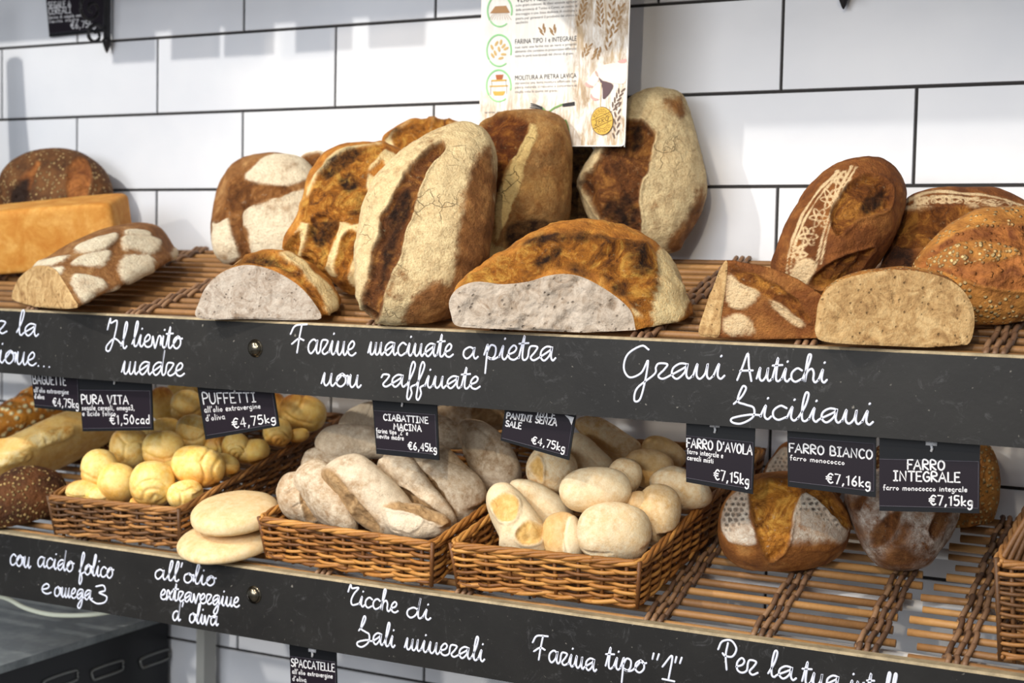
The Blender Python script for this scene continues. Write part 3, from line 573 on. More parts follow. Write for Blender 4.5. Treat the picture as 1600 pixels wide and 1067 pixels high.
half('round_half_loaf', 'largest halved loaf at the centre front, torn pale crumb and golden blistered top', LO,
 [(705,492),(702,470),(716,450),(745,440),(785,444),(825,440),(855,431),(885,428),(915,435),(955,458),(985,485),(993,515),(994,521),(930,520),(850,517),(740,512),(712,508)], stand(850, 520, 'up', .003), nvec(6, 18), .17, M['golden'], M['crumb2'], dict(base=0., side=.3, rise=.12, ridge=(.007, 26, .45), out2=[(704,494),(701,470),(718,445),(765,414),(830,384),(900,382),(965,404),(1005,440),(1026,485),(1024,524),(860,524),(712,510)], lump=(.006, 22), rough=(.0024, 55), wob=5,
 flour=[[(1022,430),(1030,385),(1060,400),(1078,440),(1070,490),(1045,520),(1020,520),(1018,470)], [(982,465),(1000,470),(1000,495),(990,490)]],
 gash=[([(715,450),(780,405),(860,370),(960,375),(1020,390),(1020,470),(1000,490),(950,440),(900,415),(840,430),(800,465),(760,450)], -.001)],
 dark=[[(790,385),(830,372),(870,362),(940,368),(985,380),(930,375),(870,378),(820,386)], [(836,415),(850,400),(876,385),(870,405),(850,420)], [(875,418),(900,414),(930,440),(915,432),(890,422)], [(970,380),(1010,385),(1020,420),(990,432),(980,400)], [(955,452),(975,445),(985,462),(965,465)]]), dirv=np.array([.12, 1, .25]), pw=2.0, res=(260, 110), grow=.10, seed=10, copt=dict(amp=.005, hole=.008, hs=26))
half('half_loaf', 'half loaf with white chequered flour squares, cut end facing left front', LO,
 [(22,472),(24,445),(40,425),(60,415),(85,420),(100,440),(115,465),(120,481),(70,480)], stand(70, 482, 'up', .003), nvec(5, -22), .27, M['white'], M['crumb3'], dict(base=0., side=.0, wob=2.5, fraise=.003, rise=.35,
 flour=[[(48,414),(75,405),(108,400),(90,412),(60,416)], [(112,434),(125,428),(165,440),(150,460),(135,472),(118,458)], [(112,412),(130,400),(172,393),(160,416),(130,414)], [(118,392),(130,380),(180,366),(175,382),(150,394)], [(184,425),(196,400),(240,405),(232,440),(200,445)], [(192,390),(196,370),(250,375),(240,398),(215,392)], [(265,415),(272,388),(288,395),(292,415),(270,425)], [(160,472),(180,448),(202,455),(180,478)], [(195,365),(205,358),(230,362),(232,370)], [(244,440),(262,428),(280,425),(258,445)], [(75,420),(98,417),(92,430)]],), dirv=np.array([-.05, 1, .3]), pw=3.0, seed=11, res=(170, 90))
pillow('seeded_loaf', 'round dark seeded loaf leaning against the wall behind the yellow pan loaf', LO,
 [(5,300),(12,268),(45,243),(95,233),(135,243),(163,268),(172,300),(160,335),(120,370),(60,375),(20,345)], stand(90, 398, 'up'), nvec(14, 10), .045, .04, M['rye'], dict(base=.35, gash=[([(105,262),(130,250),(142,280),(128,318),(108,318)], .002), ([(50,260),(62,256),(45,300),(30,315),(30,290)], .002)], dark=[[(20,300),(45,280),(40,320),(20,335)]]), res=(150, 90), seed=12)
pillow('seeded_loaf', 'dark seeded loaf cut off by the left edge of the photo', LO, [(-70,320),(-55,280),(-15,270),(8,290),(13,320),(6,350),(-25,370),(-65,360)], stand(-20, 402, 'up'), nvec(14, 10), .03, .03, M['rye'], dict(base=.35), res=(80, 50), seed=13)
def rbox(name, label, cat, c, ax, sx, sy, sz, m, opt, seed, pw=.16, k=48):
    """loaf baked in a tin: a superellipsoid box"""
    th = np.linspace(0, 2*math.pi, k, endpoint=False); ph = np.linspace(-math.pi/2, math.pi/2, k//2+1)[1:-1]
    f = lambda x, p: np.sign(x)*np.abs(x)**p
    V = np.array([f(np.cos(p), pw)*(f(np.cos(a), pw)*sx/2*ax[0]+f(np.sin(a), pw)*sy/2*ax[1])+f(np.sin(p), pw)*sz/2*ax[2] for p in ph for a in th])
    r = len(ph); V = np.vstack([V, -ax[2]*sz/2, ax[2]*sz/2]); F = grid_faces(r, k)+[((j+1) % k, j, r*k) for j in range(k)]+[((r-1)*k+j, (r-1)*k+(j+1) % k, r*k+1) for j in range(k)]
    me = mesh(name, V, F); dress(me, m, c, opt, seed); return tag(link(name, me, m, None, c), label, cat)
def panloaf():
    ax2 = unit((0, -SL, 1)); ax0 = unit(np.array([.92, .40, 0])+np.array([0, 0, .1])); ax1 = np.cross(ax2, ax0)
    c = stand(62, 440, 'up')+ax2*.0525+np.array([-.038, .084, .0215])
    rbox('pan_loaf', 'yellow box shaped pan loaf lying behind the chequered half loaf', LO, c, (unit(ax0), unit(ax1), ax2), .22, .095, .10, M['pan'], dict(base=0., lump=(.003, 12), bare=[], flour=[[(44,372),(58,352),(60,412),(50,412)]], wob=3), 14)
panloaf()
def wedge():
    # a quarter of a round loaf lying on its crust: cut face to the left, crust to the viewer
    pt = stand(1180, 530, 'up', .002)
    half('loaf_wedge', 'quarter loaf wedge lying at the front, pale cut side turned to the left', LO,
     [(1092,522),(1100,490),(1118,440),(1130,412),(1137,410),(1134,450),(1128,490),(1124,524),(1110,526)], stand(1108, 528, 'up', .002), nvec(0, -22), .15, M['stencil'], M['crumb3'], dict(base=.0, lump=(.003, 16), flour=[[(1135,430),(1165,440),(1185,455),(1170,480),(1140,478)], [(1205,470),(1225,465),(1255,500),(1250,512),(1215,490)], [(1130,500),(1160,490),(1180,520),(1140,524)]], gash=[([(1140,412),(1170,425),(1230,455),(1265,500),(1240,490),(1190,455),(1150,435)], .003)], wob=4), dirv=np.array([.93, .22, -.03]), pw=1.7, seed=15)
wedge()
ST = []
for q in range(5):                          # flour stencil: crossed loops along the left flank
    cx, cy = 1246+q*17, 398-q*29
    for a in (0, 60, 120):
        u = np.array([math.cos(math.radians(a-60)), math.sin(math.radians(a-60))*1.1]); v = np.array([-u[1], u[0]])*.28
        tt = np.linspace(0, 2*math.pi, 9); ST.append(([(cx+15*(u[0]*math.cos(k)+v[0]*math.sin(k)), cy+15*(u[1]*math.cos(k)+v[1]*math.sin(k))) for k in tt], 1.0))
ST += [([(1228,430),(1238,370),(1270,310),(1310,268)], 1.6), ([(1234,430),(1244,372),(1278,310),(1318,268)], 1.2), ([(1275,415),(1288,360),(1310,300),(1330,262)], 1.6), ([(1282,412),(1294,360),(1316,300),(1338,262)], 1.2)]
pillow('stencilled_loaf', 'brown oval loaf with white stencilled flower chain, leaning right of centre', LO,
 [(1203,420),(1212,385),(1235,335),(1270,290),(1310,265),(1350,255),(1385,262),(1408,290),(1412,330),(1395,375),(1365,415),(1320,455),(1290,480),(1245,470),(1215,450)],
 stand(1275, 478, 'up'), nvec(26, 20), .058, .05, M['stencil'], dict(base=0., lump=(.003, 16), wob=4, line=ST, rough=(.0012, 60),
 gash=[([(1300,330),(1320,295),(1350,275),(1390,285),(1392,320),(1370,335),(1340,340),(1310,365)], .006), ([(1265,440),(1300,410),(1345,390),(1365,390),(1330,430),(1290,450)], .006)],
 flour=[[(1332,296),(1355,288),(1362,300),(1340,308)], [(1235,440),(1252,405),(1275,415),(1260,445)]], dark=[[(1345,325),(1360,305),(1392,292),(1380,318),(1362,332)], [(1320,400),(1345,395),(1320,412)]]), res=(220, 140), seed=16)
ST2 = [([(1405,320),(1450,303),(1500,302),(1560,310),(1600,322)], 1.6), ([(1410,328),(1460,310),(1520,312),(1590,335)], 1.4)]
for q in range(6):
    cx, cy = 1440+q*26, 311+abs(q-1.5)*2.5
    for a in (30, 150):
        u = np.array([math.cos(math.radians(a)), math.sin(math.radians(a))*.55]); v = np.array([-u[1], u[0]])*.3
        ST2.append(([(cx+13*(u[0]*math.cos(k)+v[0]*math.sin(k)), cy+13*(u[1]*math.cos(k)+v[1]*math.sin(k))) for k in np.linspace(0, 2*math.pi, 9)], 1.0))
pillow('stencilled_loaf', 'brown loaf with stencilled top lying at the back, right of the leaning stencilled loaf', LO,
 [(1372,420),(1395,360),(1412,318),(1450,303),(1510,298),(1570,305),(1612,330),(1640,380),(1630,420),(1560,440),(1440,440),(1385,440)], stand(1470, 452, 'up'), nvec(26, 22), .034, .03, M['stencil'], dict(base=0., line=ST2, lump=(.004, 18), wob=4,
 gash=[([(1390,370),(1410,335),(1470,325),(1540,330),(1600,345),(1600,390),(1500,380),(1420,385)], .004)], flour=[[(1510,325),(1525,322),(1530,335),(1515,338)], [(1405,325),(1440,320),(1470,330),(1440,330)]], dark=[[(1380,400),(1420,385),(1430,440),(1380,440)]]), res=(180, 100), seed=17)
pillow('seeded_slashed_loaf', 'golden loaf with oat crusted top, cut off by the right edge of the photo', LO,
 [(1425,420),(1440,395),(1475,365),(1520,348),(1580,345),(1640,355),(1680,400),(1685,460),(1640,500),(1560,512),(1490,505),(1440,470)], stand(1540, 506, 'up'), nvec(38, 24), .06, .05, M['oat'], dict(base=.25, top=[[(1442,408),(1482,384),(1532,375),(1578,386),(1592,398),(1522,412),(1465,419)], [(1450,462),(1500,470),(1560,478),(1600,490),(1560,508),(1490,500),(1455,480)]], lump=(.003, 18), wob=3,
 gash=[([(1432,415),(1480,370),(1560,352),(1650,360),(1670,420),(1600,455),(1520,440),(1460,420)], .002)], ), res=(180, 110), seed=18)
half('seeded_half_loaf', 'halved oval loaf with speckled brown crumb, front right of the upper shelf', LO,
 [(1275,500),(1280,470),(1300,445),(1340,430),(1400,422),(1455,428),(1495,445),(1518,475),(1522,510),(1510,540),(1470,543),(1380,540),(1290,534),(1274,520)], stand(1400, 543, 'up', .003), nvec(12, 22), .085, M['oat'], M['crumb3'], dict(base=.6, lump=(.002, 18)), dirv=np.array([-.2, 1, .25]), pw=2.2, seed=19, copt=dict(hs=80, hole=.0016, amp=.001))
# ---------------------------------------------------------------- wicker baskets
def basket(label, x0, x1, y0, y1, skew, hgt, seed, m, rot=0., z0=None, group='wicker bread baskets on the lower shelf', rows=11):
    rnd = random.Random(seed); z0 = Z_LO+.0035 if z0 is None else z0
    t = thing('wicker_basket', label, 'basket', ((x0+x1)/2, (y0+y1)/2, z0+SL*(y0+y1)/2), group); org = np.array(t.location)
    def pt(a, b, h):                   # a, b in 0..1 over the rim, h above the rack
        s = 1-.05*(1-h/hgt); a, b = .5+(a-.5)*s, .5+(b-.5)*s
        x = x0+(x1-x0)*a+skew*b; y = y0+(y1-y0)*b+rot*(a-.5); return np.array([x, y, z0+SL*y+h])
    cr = [(0, 0), (1, 0), (1, 1), (0, 1)]
    up = unit((0, -SL, 1))
    for k in range(4):
        A, B = cr[k], cr[(k+1) % 4]; ln = np.linalg.norm(pt(*B, hgt)-pt(*A, hgt)); ns = max(int(ln/.027), 4); b = MB(org)
        at = lambda u, h: pt(A[0]+(B[0]-A[0])*u, A[1]+(B[1]-A[1])*u, h)
        nrm = unit(np.cross(at(1, hgt)-at(0, hgt), at(0, hgt)-at(0, 0)))
        for r in range(rows):
            h = hgt*(.07+.82*r/(rows-1)); u = np.linspace(0, 1, ns*6+1)
            ph = math.pi*u*ns+math.pi*r
            drift = np.interp(u, np.linspace(0, 1, 7), [rnd.uniform(-.0008, .0008) for _ in range(7)])
            c = 0
            pts = [at(q, h+d+.0010*math.cos(f*.5+r))+nrm*(.0036*math.sin(f)) for q, f, d in zip(u, ph, drift)]
            # each strand is several canes laid end to end, each of its own tone
            cut = sorted(rnd.sample(range(6, ns*6-5), max(1, ns//5))); a0 = 0
            for e in cut+[ns*6]:
                if e-a0 > 2: b.tube(pts[a0:e+1], .0023*rnd.uniform(.85, 1.15), 6, rnd.uniform(.3, .95))
                a0 = e
        b.build('woven_side', m, t)
        b = MB(org)
        for q in range(ns+1):
            if 0 < q: b.tube([at(q/ns-.5/ns, -.002), at(q/ns-.5/ns, hgt*.5), at(q/ns-.5/ns, hgt*.98)], .0024, 6, rnd.uniform(.2, .5))
        b.build('stakes', m, t)
    b = MB(org); b2 = MB(org)
    for mb, h, off, R, nn in ((b, hgt*.985, .0, .0027, 4), (b2, .004, .001, .0028, 2)):
        loop = []
        for k in range(4):
            A, B = cr[k], cr[(k+1) % 4]
            for u in np.linspace(.025, .975, 40): loop.append(pt(A[0]+(B[0]-A[0])*u, A[1]+(B[1]-A[1])*u, h))
        L = np.array(loop); L = np.vstack([L, L[:1]]); cen = L.mean(0)
        s = np.r_[0, np.cumsum(np.linalg.norm(np.diff(L, axis=0), axis=1))]
        N = 420; ss = np.linspace(0, s[-1], N); Q = np.stack([np.interp(ss, s, L[:, i]) for i in range(3)], -1)
        T = np.gradient(Q, axis=0); T /= np.linalg.norm(T, axis=1)[:, None]; S = np.cross(T, up)
        turns = round(s[-1]/.085)
        for k in range(nn):
            th = 2*math.pi*(ss/s[-1]*turns+k/nn)
            pts = Q+S*(np.cos(th)*R*1.25)[:, None]+up*(np.sin(th)*R*.8)[:, None]
            for c0 in range(0, N-1, 60): mb.tube(pts[c0:c0+62], R*.92, 7, rnd.uniform(.5, .98))
    b.build('rim', m, t); b2.build('foot_border', m, t)
    b = MB(org)
    for k in range(14):
        v = .04+.92*k/13; b.tube([pt(.03, v, .0035), pt(.5, v, .0035), pt(.97, v, .0035)], .0036, 6, rnd.uniform(.1, .5))
    b.build('base', m, t)
    for k in range(4): b = MB(org); b.tube([pt(*cr[k], -.001), pt(*cr[k], hgt*.5), pt(*cr[k], hgt*1.04)], .0028, 8, .3); b.build('corner_post', m, t)
    return t
BH = .054
BOXES = {'puff': (-1.437, -1.216, .004, .375, .012, .008, BH), 'dusty': (-1.091, -.830, .008, .37, .03, -.012, BH), 'panino': (-.808, -.574, .012, .372, .03, .01, BH)}
basket('left wicker basket full of small golden rolls', -1.437, -1.216, .004, .375, .012, BH, 21, M['wick_dk'], .008)
basket('middle wicker basket full of floury ciabatta loaves', -1.091, -.830, .008, .37, .03, BH, 22, M['wicker'], -.012)
basket('right wicker basket full of pale oval bread rolls', -.808, -.574, .012, .372, .03, BH, 23, M['wicker'], .01)
# ---------------------------------------------------------------- breads of the lower shelf
CAMF = lambda p: unit(CP-p)
def roll(name, label, group, out, Y, m, opt={}, th=None, tb=None, up=.25, res=(72, 44), seed=0, e=(.85, .9), base=None, sw=0.):
    out = np.asarray(out, float); c = (out.max(0)+out.min(0))/2; pt = P(c[0], c[1], Y)
    n = unit(CAMF(pt)+np.array([sw, 0, up])); sz = np.min(out.max(0)-out.min(0))/2*np.linalg.norm(pt-CP)/FPX
    return pillow(name, label, 'bread roll' if 'roll' in name else 'loaf', out, pt, n, sz*(th or .95), sz*(tb or .9), m, dict(dict(floor=Z_LO+.001, box=next((v for k, v in BOXES.items() if m is M[k]), None), lump=(.0016, 22), rough=(.0003, 70)), **opt), res, e, group, seed)
def ell(cx, cy, rx, ry, a=0, pw=.9, k=12, sq=0.):
    t = np.arange(k)/k*2*math.pi; r = 1+sq*np.cos(2*t); f = lambda x: np.sign(x)*np.abs(x)**pw
    x, y = rx*f(np.cos(t))*r, ry*f(np.sin(t)); a = math.radians(a)
    return np.stack([cx+x*math.cos(a)+y*math.sin(a), cy-x*math.sin(a)+y*math.cos(a)], -1)
PG = 'small golden rolls in the left basket'
def loc(cx, cy, rx, ry, a, pts):        # crease points given in units of the roll's own ellipse
    a = math.radians(a); return [(cx+x*rx*math.cos(a)+y*ry*math.sin(a), cy-x*rx*math.sin(a)+y*ry*math.cos(a)) for x, y in pts]
CR = {'band': [[(-.95, .1), (-.3, .45), (.4, .4), (.95, -.05)]], 'spiral': [[(-.8, .3), (-.4, -.1), (.3, -.15), (.75, .25)], [(-.45, .75), (-.3, .3), (.25, .25), (.55, .6), (.2, .85)], [(-.05, .7), (.1, .5), (.3, .62)]],
      'side': [[(.3, -.95), (.1, -.3), (.3, .4), (.2, .95)], [(.7, -.6), (.55, 0), (.75, .6)]], 'fold': [[(-.6, -.7), (-.1, -.2), (.5, -.3), (.9, .2)], [(-.2, -.1), (-.3, .6)]], 'plain': [], 'lobe': [[(-.1, -1.0), (-.15, -.4), (-.35, .1)], [(-.8, .2), (-.2, .5), (.5, .5)]]}
puffs = [  # cx, cy, rx, ry, angle, depth, crease, toast, label
 (115,768,30,18,8,.034,'band',.2,'flattened golden roll at the front left corner of the left basket'),
 (154,776,22,15,0,.042,'band',.2,'small golden roll squeezed low at the front rim of the left basket'),
 (145,733,31,31,0,.062,'band',.45,'golden roll with underside shading put into its colour, leftmost of the left basket pile'),
 (184,755,32,31,-20,.062,'plain',.5,'smooth tan roll behind the spiral one at the front of the left basket'),
 (218,787,16,11,0,.036,'plain',.9,'orange roll almost buried below the spiral roll at the basket front'),
 (237,757,36,35,0,.040,'spiral',.5,'golden roll showing its wound spiral end at the basket front'),
 (292,772,29,21,15,.055,'fold',.15,'pale roll by the right rim, just right of the spiral roll'),
 (314,730,43,32,-10,.085,'side',.6,'large pale roll with a brown scuffed top by the right rim'),
 (202,700,32,32,0,.12,'fold',.3,'golden roll with a folded over flap, in the second row'),
 (255,703,34,30,0,.10,'band',.55,'round tan roll in the middle of the left basket'),
 (260,672,27,19,0,.185,'plain',.5,'golden roll just below the second hanging price tag'),
 (300,676,27,28,0,.158,'band',.1,'pale cream roll touching the left edge of the third price tag'),
 (254,632,21,27,10,.262,'plain',.8,'tall yellow roll right beside the second hanging price tag'),
 (292,636,26,26,0,.235,'band',.3,'cream roll partly hidden by the left edge of the tilted tag'),
 (281,612,23,14,0,.318,'plain',.6,'golden roll at the back, under the shelf board'),
 (304,608,15,10,0,.345,'plain',.8,'small golden roll furthest back under the shelf board'),
 (336,694,20,16,0,.178,'side',.6,'brown ended roll just under the tilted price tag corner'),
 (368,698,22,22,0,.165,'spiral',.7,'round brown ended roll under the middle of the tilted price tag'),
 (404,707,27,19,15,.18,'plain',.95,'orange roll with a pale side near the right rim of the left basket'),
 (434,676,23,22,0,.225,'spiral',.6,'roll with a round wound end beyond the tilted price tag'),
 (473,645,38,28,-12,.285,'lobe',.75,'big two lobed roll at the back right corner of the left basket'),
 (466,680,17,10,10,.25,'plain',.9,'orange roll under the two lobed roll at the right rim'),
 (360,727,22,16,-25,.125,'plain',.7,'tan roll between the scuffed roll and the right rim'),
 (268,737,17,18,0,.085,'plain',.6,'shaded roll in the gap behind the spiral roll'),
 (428,636,20,22,0,.29,'plain',.9,'orange roll behind the right edge of the tilted tag'),
 (380,640,30,24,0,.26,'band',.5,'roll at the back hidden mostly by the tilted price tag'),
 (222,673,17,11,0,.20,'plain',.3,'small pale roll at the left of the back row'),
]
for i, (cx, cy, rx, ry, a, Y, c, to, lb) in enumerate(puffs):
    roll('golden_roll', lb, PG, ell(cx, cy, rx, ry, a, .88), Y, M['puff'], dict(base=.45-.3*to, crease=[(loc(cx, cy, rx, ry, a, q), 2.2, .0022) for q in CR[c]], gchar=.0, thin=.1, toast_shade=(min(1, to*1.1+.15), unit((.45*math.sin(i*2.1), -.2, -.75 if i % 4 else .8)))), seed=100+i)  # most rolls get their underside shading painted in here
CG = 'floury ciabatta loaves in the middle basket'
def cia(lb, out, Y, **k):
    o = dict(gchar=.0, thin=.45, thins=20, base=.72, side=.45, rough=(.0008, 60), lump=(.003, 22)); o.update(k.pop('opt', {}))
    return roll('ciabatta', lb, CG, out, Y, M['dusty'], o, **dict(dict(th=.85, tb=.8, up=.5, res=(110, 60)), **k))
def par(ln, a, b): return ln
cia('pale wrinkled ciabatta at the front left corner of the middle basket', [(413,765),(425,743),(452,737),(475,748),(500,800),(500,818),(470,814),(435,805),(418,788)], .052, seed=201, opt=dict(base=.5, crease=[([(428,770),(445,760),(455,775),(470,800)],1.6,.002),([(440,790),(455,785),(480,808)],1.4,.002),([(452,748),(460,765),(450,790)],1.4,.0018),([(465,760),(478,790)],1.2,.0016)], gash=[([(452,770),(470,775),(480,800),(462,806)],.001)]))
cia('greyish ciabatta lying second from the left at the front', [(458,752),(474,728),(498,721),(518,735),(540,780),(558,832),(530,830),(495,808),(470,778)], .05, seed=202, opt=dict(base=.55))
cia('broad pale ciabatta with a tan band, centre front of the middle basket', [(504,745),(522,722),(556,716),(588,733),(625,770),(655,815),(655,842),(610,842),(565,812),(525,775)], .056, seed=203, opt=dict(bare=[[(505,745),(520,735),(560,775),(605,835),(590,840),(550,805)]], gash=[([(508,745),(520,738),(556,778),(600,832),(575,822),(535,785)], .0002)], base=.85, wob=3))
cia('small cut ciabatta end with an orange edge, at the front rim', [(596,810),(600,797),(625,795),(665,806),(712,828),(690,842),(645,848),(612,836)], .028, seed=204, th=.8, opt=dict(base=.75, gash=[([(600,798),(630,795),(690,816),(712,828),(675,822),(640,806),(610,802)],.001)], flour=[[(604,802),(640,806),(662,822),(640,838),(612,828)]], rough=(.0012, 70)))
cia('ciabatta with a brown lower flank, third from the right rim', [(590,730),(606,716),(640,718),(672,760),(714,812),(708,826),(680,818),(640,782)], .088, seed=205, opt=dict(base=.6, gash=[([(620,755),(650,772),(690,808),(670,808),(640,785)],.0003)]))
cia('large dusty ciabatta against the right rim of the middle basket', [(630,728),(655,712),(695,702),(735,730),(768,768),(762,795),(738,816),(714,810),(680,775)], .115, seed=206, opt=dict(base=.56, gash=[([(640,728),(665,735),(705,775),(722,805),(700,792),(665,757)],.0003)], crease=[([(690,708),(715,722),(740,732)],1.3,.001)]))
cia('plump ciabatta lying crosswise on top, left of the price tag', [(491,692),(504,672),(534,663),(580,666),(606,690),(625,712),(580,717),(520,718),(500,712)], .15, seed=207, opt=dict(base=.7), up=.2)
cia('shaded ciabatta tucked under the crosswise one at the left', [(470,728),(478,706),(500,700),(545,715),(560,735),(520,742),(480,740)], .125, seed=208, opt=dict(base=.5))
cia('cream ciabatta highest of the pile, behind the price tag', [(528,665),(545,641),(580,628),(625,630),(660,650),(660,675),(600,676),(545,674)], .235, seed=209, up=.1, opt=dict(base=.85, crease=[([(545,668),(570,655),(580,635)],1.2,.001)]))
cia('cracked ciabatta sticking out right of the price tag', [(640,655),(682,648),(712,660),(738,676),(737,696),(712,702),(670,690),(640,680)], .185, seed=210, up=.1, opt=dict(base=.55, crease=[([(690,655),(715,680),(730,690)],1.2,.001),([(700,670),(720,672)],1,.001)]))
cia('dark baked ciabatta at the back between the two middle tags', [(680,640),(715,630),(765,634),(796,648),(795,668),(755,672),(712,664)], .29, seed=211, up=.0, opt=dict(base=.35, crease=[([(690,640),(720,645),(760,640)],1.2,.001)], gash=[([(740,640),(790,645),(790,664),(750,660)],.001)]))
cia('wide grey ciabatta leaning at the back right of the pile', [(735,668),(765,662),(795,678),(820,705),(835,745),(812,768),(778,760),(748,722)], .165, seed=212, opt=dict(base=.75, crease=[([(765,668),(790,690),(800,720)],1.6,.0016),([(780,700),(770,720)],1.2,.001)]))
cia('ciabatta in shadow between the price tag and the dusty one', [(600,712),(640,700),(690,700),(700,716),(650,726),(612,728)], .13, seed=213, opt=dict(base=.5))
NG = 'pale oval rolls in the right basket'
def pan(lb, out, Y, **k):
    o = dict(gchar=0., base=.55, side=.2, rough=(.0004, 60), lump=(.0022, 20)); o.update(k.pop('opt', {}))
    return roll('bread_roll', lb, NG, out, Y, M['panino'], o, **dict(dict(th=.92, tb=.9, up=.3, res=(100, 60)), **k))
pan('long roll with two yellow bald patches, front left of the right basket', [(757,780),(770,762),(794,763),(822,789),(846,828),(850,872),(812,872),(780,858),(776,838),(762,808)], .052, seed=301, opt=dict(base=.8, gash=[([(766,790),(785,776),(806,784),(802,812),(780,815)],.0006),([(803,836),(822,818),(844,830),(838,850),(812,852)],.0006)], wob=1.5), up=.5)
pan('long greyish roll lying behind the one with bald patches', [(796,764),(822,752),(866,772),(895,800),(890,835),(852,838)], .108, seed=302, opt=dict(base=.75), up=.4)
pan('narrow tan roll standing on edge left of the big front roll', ell(879,841,32,40,10,.85), .056, seed=303, opt=dict(base=.2, flour=[[(890,810),(910,815),(915,870),(890,876),(880,840)]], toast_shade=(.6, (-.6,-.5,.2)), crease=[([(888,806),(882,840),(890,876)],2,.0014)]))
pan('big round roll in front, resting on the front rim', ell(959,837,59,46,-4,.82), .047, seed=304, opt=dict(base=.66, toast_shade=(.15, (.5,-.3,.3))), up=.2)
pan('oval roll lying on top at the centre of the right basket', ell(931,766,56,34,2,.85), .078, seed=305, opt=dict(base=.7, toast_shade=(.25,(0,-.5,-.6))))
pan('roll peeping out behind the top centre oval roll', ell(976,744,28,28,-20,.9), .128, seed=306, opt=dict(base=.6, crease=[([(975,735),(992,752),(996,765)],1.2,.001)]))
pan('roll below the right corner of the hanging tag in the middle', ell(862,733,40,36,-25,.88), .135, seed=307, opt=dict(base=.55, gash=[([(830,730),(842,715),(850,735),(848,755)],.0004)]))
pan('cream elongated roll pointing back, beside the hanging tag', [(884,700),(894,680),(910,680),(934,700),(958,724),(945,736),(900,738)], .19, seed=308, opt=dict(base=.7, crease=[([(896,690),(920,712),(935,728)],1.4,.001)]))
pan('longest roll at the back, lying slantwise', [(897,664),(915,651),(940,654),(975,676),(1002,696),(990,718),(968,722),(935,702)], .235, seed=309, opt=dict(base=.5, toast_shade=(.5,(-.4,-.6,-.5))), up=.2)
pan('golden brown oval roll in front of the back right one', ell(1014,732,42,30,-8,.88), .178, seed=310, opt=dict(base=.15, toast_shade=(.8,(0,-.7,-.3))))
pan('roll behind the golden brown oval roll at the right', ell(1038,707,36,20,-25,.9), .235, seed=311, opt=dict(base=.2, toast_shade=(.7,(0,-.3,.6))))
pan('egg shaped roll standing against the right side of the basket', ell(1040,806,37,47,-18,.88), .11, seed=312, opt=dict(base=.35, toast_shade=(.45,(-.3,-.2,.4))))
pan('large pale roll behind the price tag at the right side', [(1035,757),(1050,737),(1080,732),(1125,755),(1135,785),(1105,800),(1065,792)], .165, seed=313, opt=dict(base=.6))
pan('small yellowish roll in the gap behind the big front roll', ell(998,787,22,20,0,.9), .10, seed=314, opt=dict(base=.2))
# breads at the left end of the lower shelf
roll('seeded_bread', 'dark seeded loaf at the lower left edge, in front of the baguettes', None, [(-40,795),(-20,760),(20,738),(58,732),(92,742),(106,768),(96,795),(60,818),(20,828),(-30,826)], .05, M['seeded'], dict(base=.5, lump=(.003, 18), rough=(.001, 60)), th=.8, seed=401, up=.5, res=(120, 70))
roll('baguette', 'smooth yellow baguette with slashes, lying above the dark seeded loaf', None, [(-60,715),(-10,703),(50,676),(110,650),(160,644),(186,655),(182,674),(140,698),(90,722),(30,752),(-20,772),(-60,775)], .165, M['bag'], dict(base=.2, wob=2, gash=[([(38,690),(80,672),(112,668),(108,680),(70,694),(35,700)],-.003),([(-30,720),(20,706),(44,708),(38,718),(-10,730)],-.003)], toast_shade=(.25,(0,0,1))), th=.9, seed=402, up=.5, res=(150, 60))
roll('cheese_baguette', 'browned baguette with melted white cheese, at the far left back', None, [(-50,660),(-10,645),(35,620),(60,610),(110,628),(125,645),(85,668),(40,690),(0,706),(-50,722)], .275, M['cheese'], dict(base=.6, lump=(.003, 30), rough=(.002, 50)), seed=403, up=.5, res=(110, 60))
roll('seeded_bread', 'dark seeded loaf partly hidden between baguette and golden rolls', None, [(105,745),(118,712),(150,690),(186,682),(205,700),(190,735),(150,752)], .285, M['seeded'], dict(base=.7, rough=(.001, 60)), seed=404, up=.3, res=(90, 50))
def disc(label, c, R, h, seed):
    n = unit((0, -SL, 1)); e1 = np.array([1., 0, 0]); e2 = np.cross(n, e1); k, mm = 90, 40
    th = np.linspace(-math.pi, math.pi, k, endpoint=False); t = np.linspace(0, math.pi, mm+1)[1:-1]
    V = np.array([R*math.sin(q)**.75*(math.cos(a)*e1*(1+.04*math.sin(2*a+seed))+math.sin(a)*e2)+n*h*math.copysign(abs(math.cos(q))**.8, math.cos(q))*(.62 if q < math.pi/2 else .38) for q in t for a in th])
    r = len(t); V = np.vstack([V, n*h*.62, -n*h*.38]); F = [tuple(reversed(f)) for f in grid_faces(r, k)]+[(j, (j+1) % k, r*k) for j in range(k)]+[((r-1)*k+(j+1) % k, (r-1)*k+j, r*k+1) for j in range(k)]
    me = mesh('flatbread', V, F); dress(me, M['flat'], c, dict(base=.3, gchar=0., lump=(.0016, 24), rough=(.0002, 70), toast_shade=(.12, (0, .1, .9)), floor=Z_LO+.001), seed)
    return tag(link('flatbread', me, M['flat'], None, c), label, 'flatbread', 'flatbreads between the baskets')
disc('lower of two pale flatbreads stacked between the baskets', np.array([-1.154, .030, Z_LO+.0140+SL*.030]), .0635, .029, 1)
disc('upper of two pale flatbreads stacked between the baskets', np.array([-1.146, .036, Z_LO+.0475+SL*.036]), .058, .034, 2)
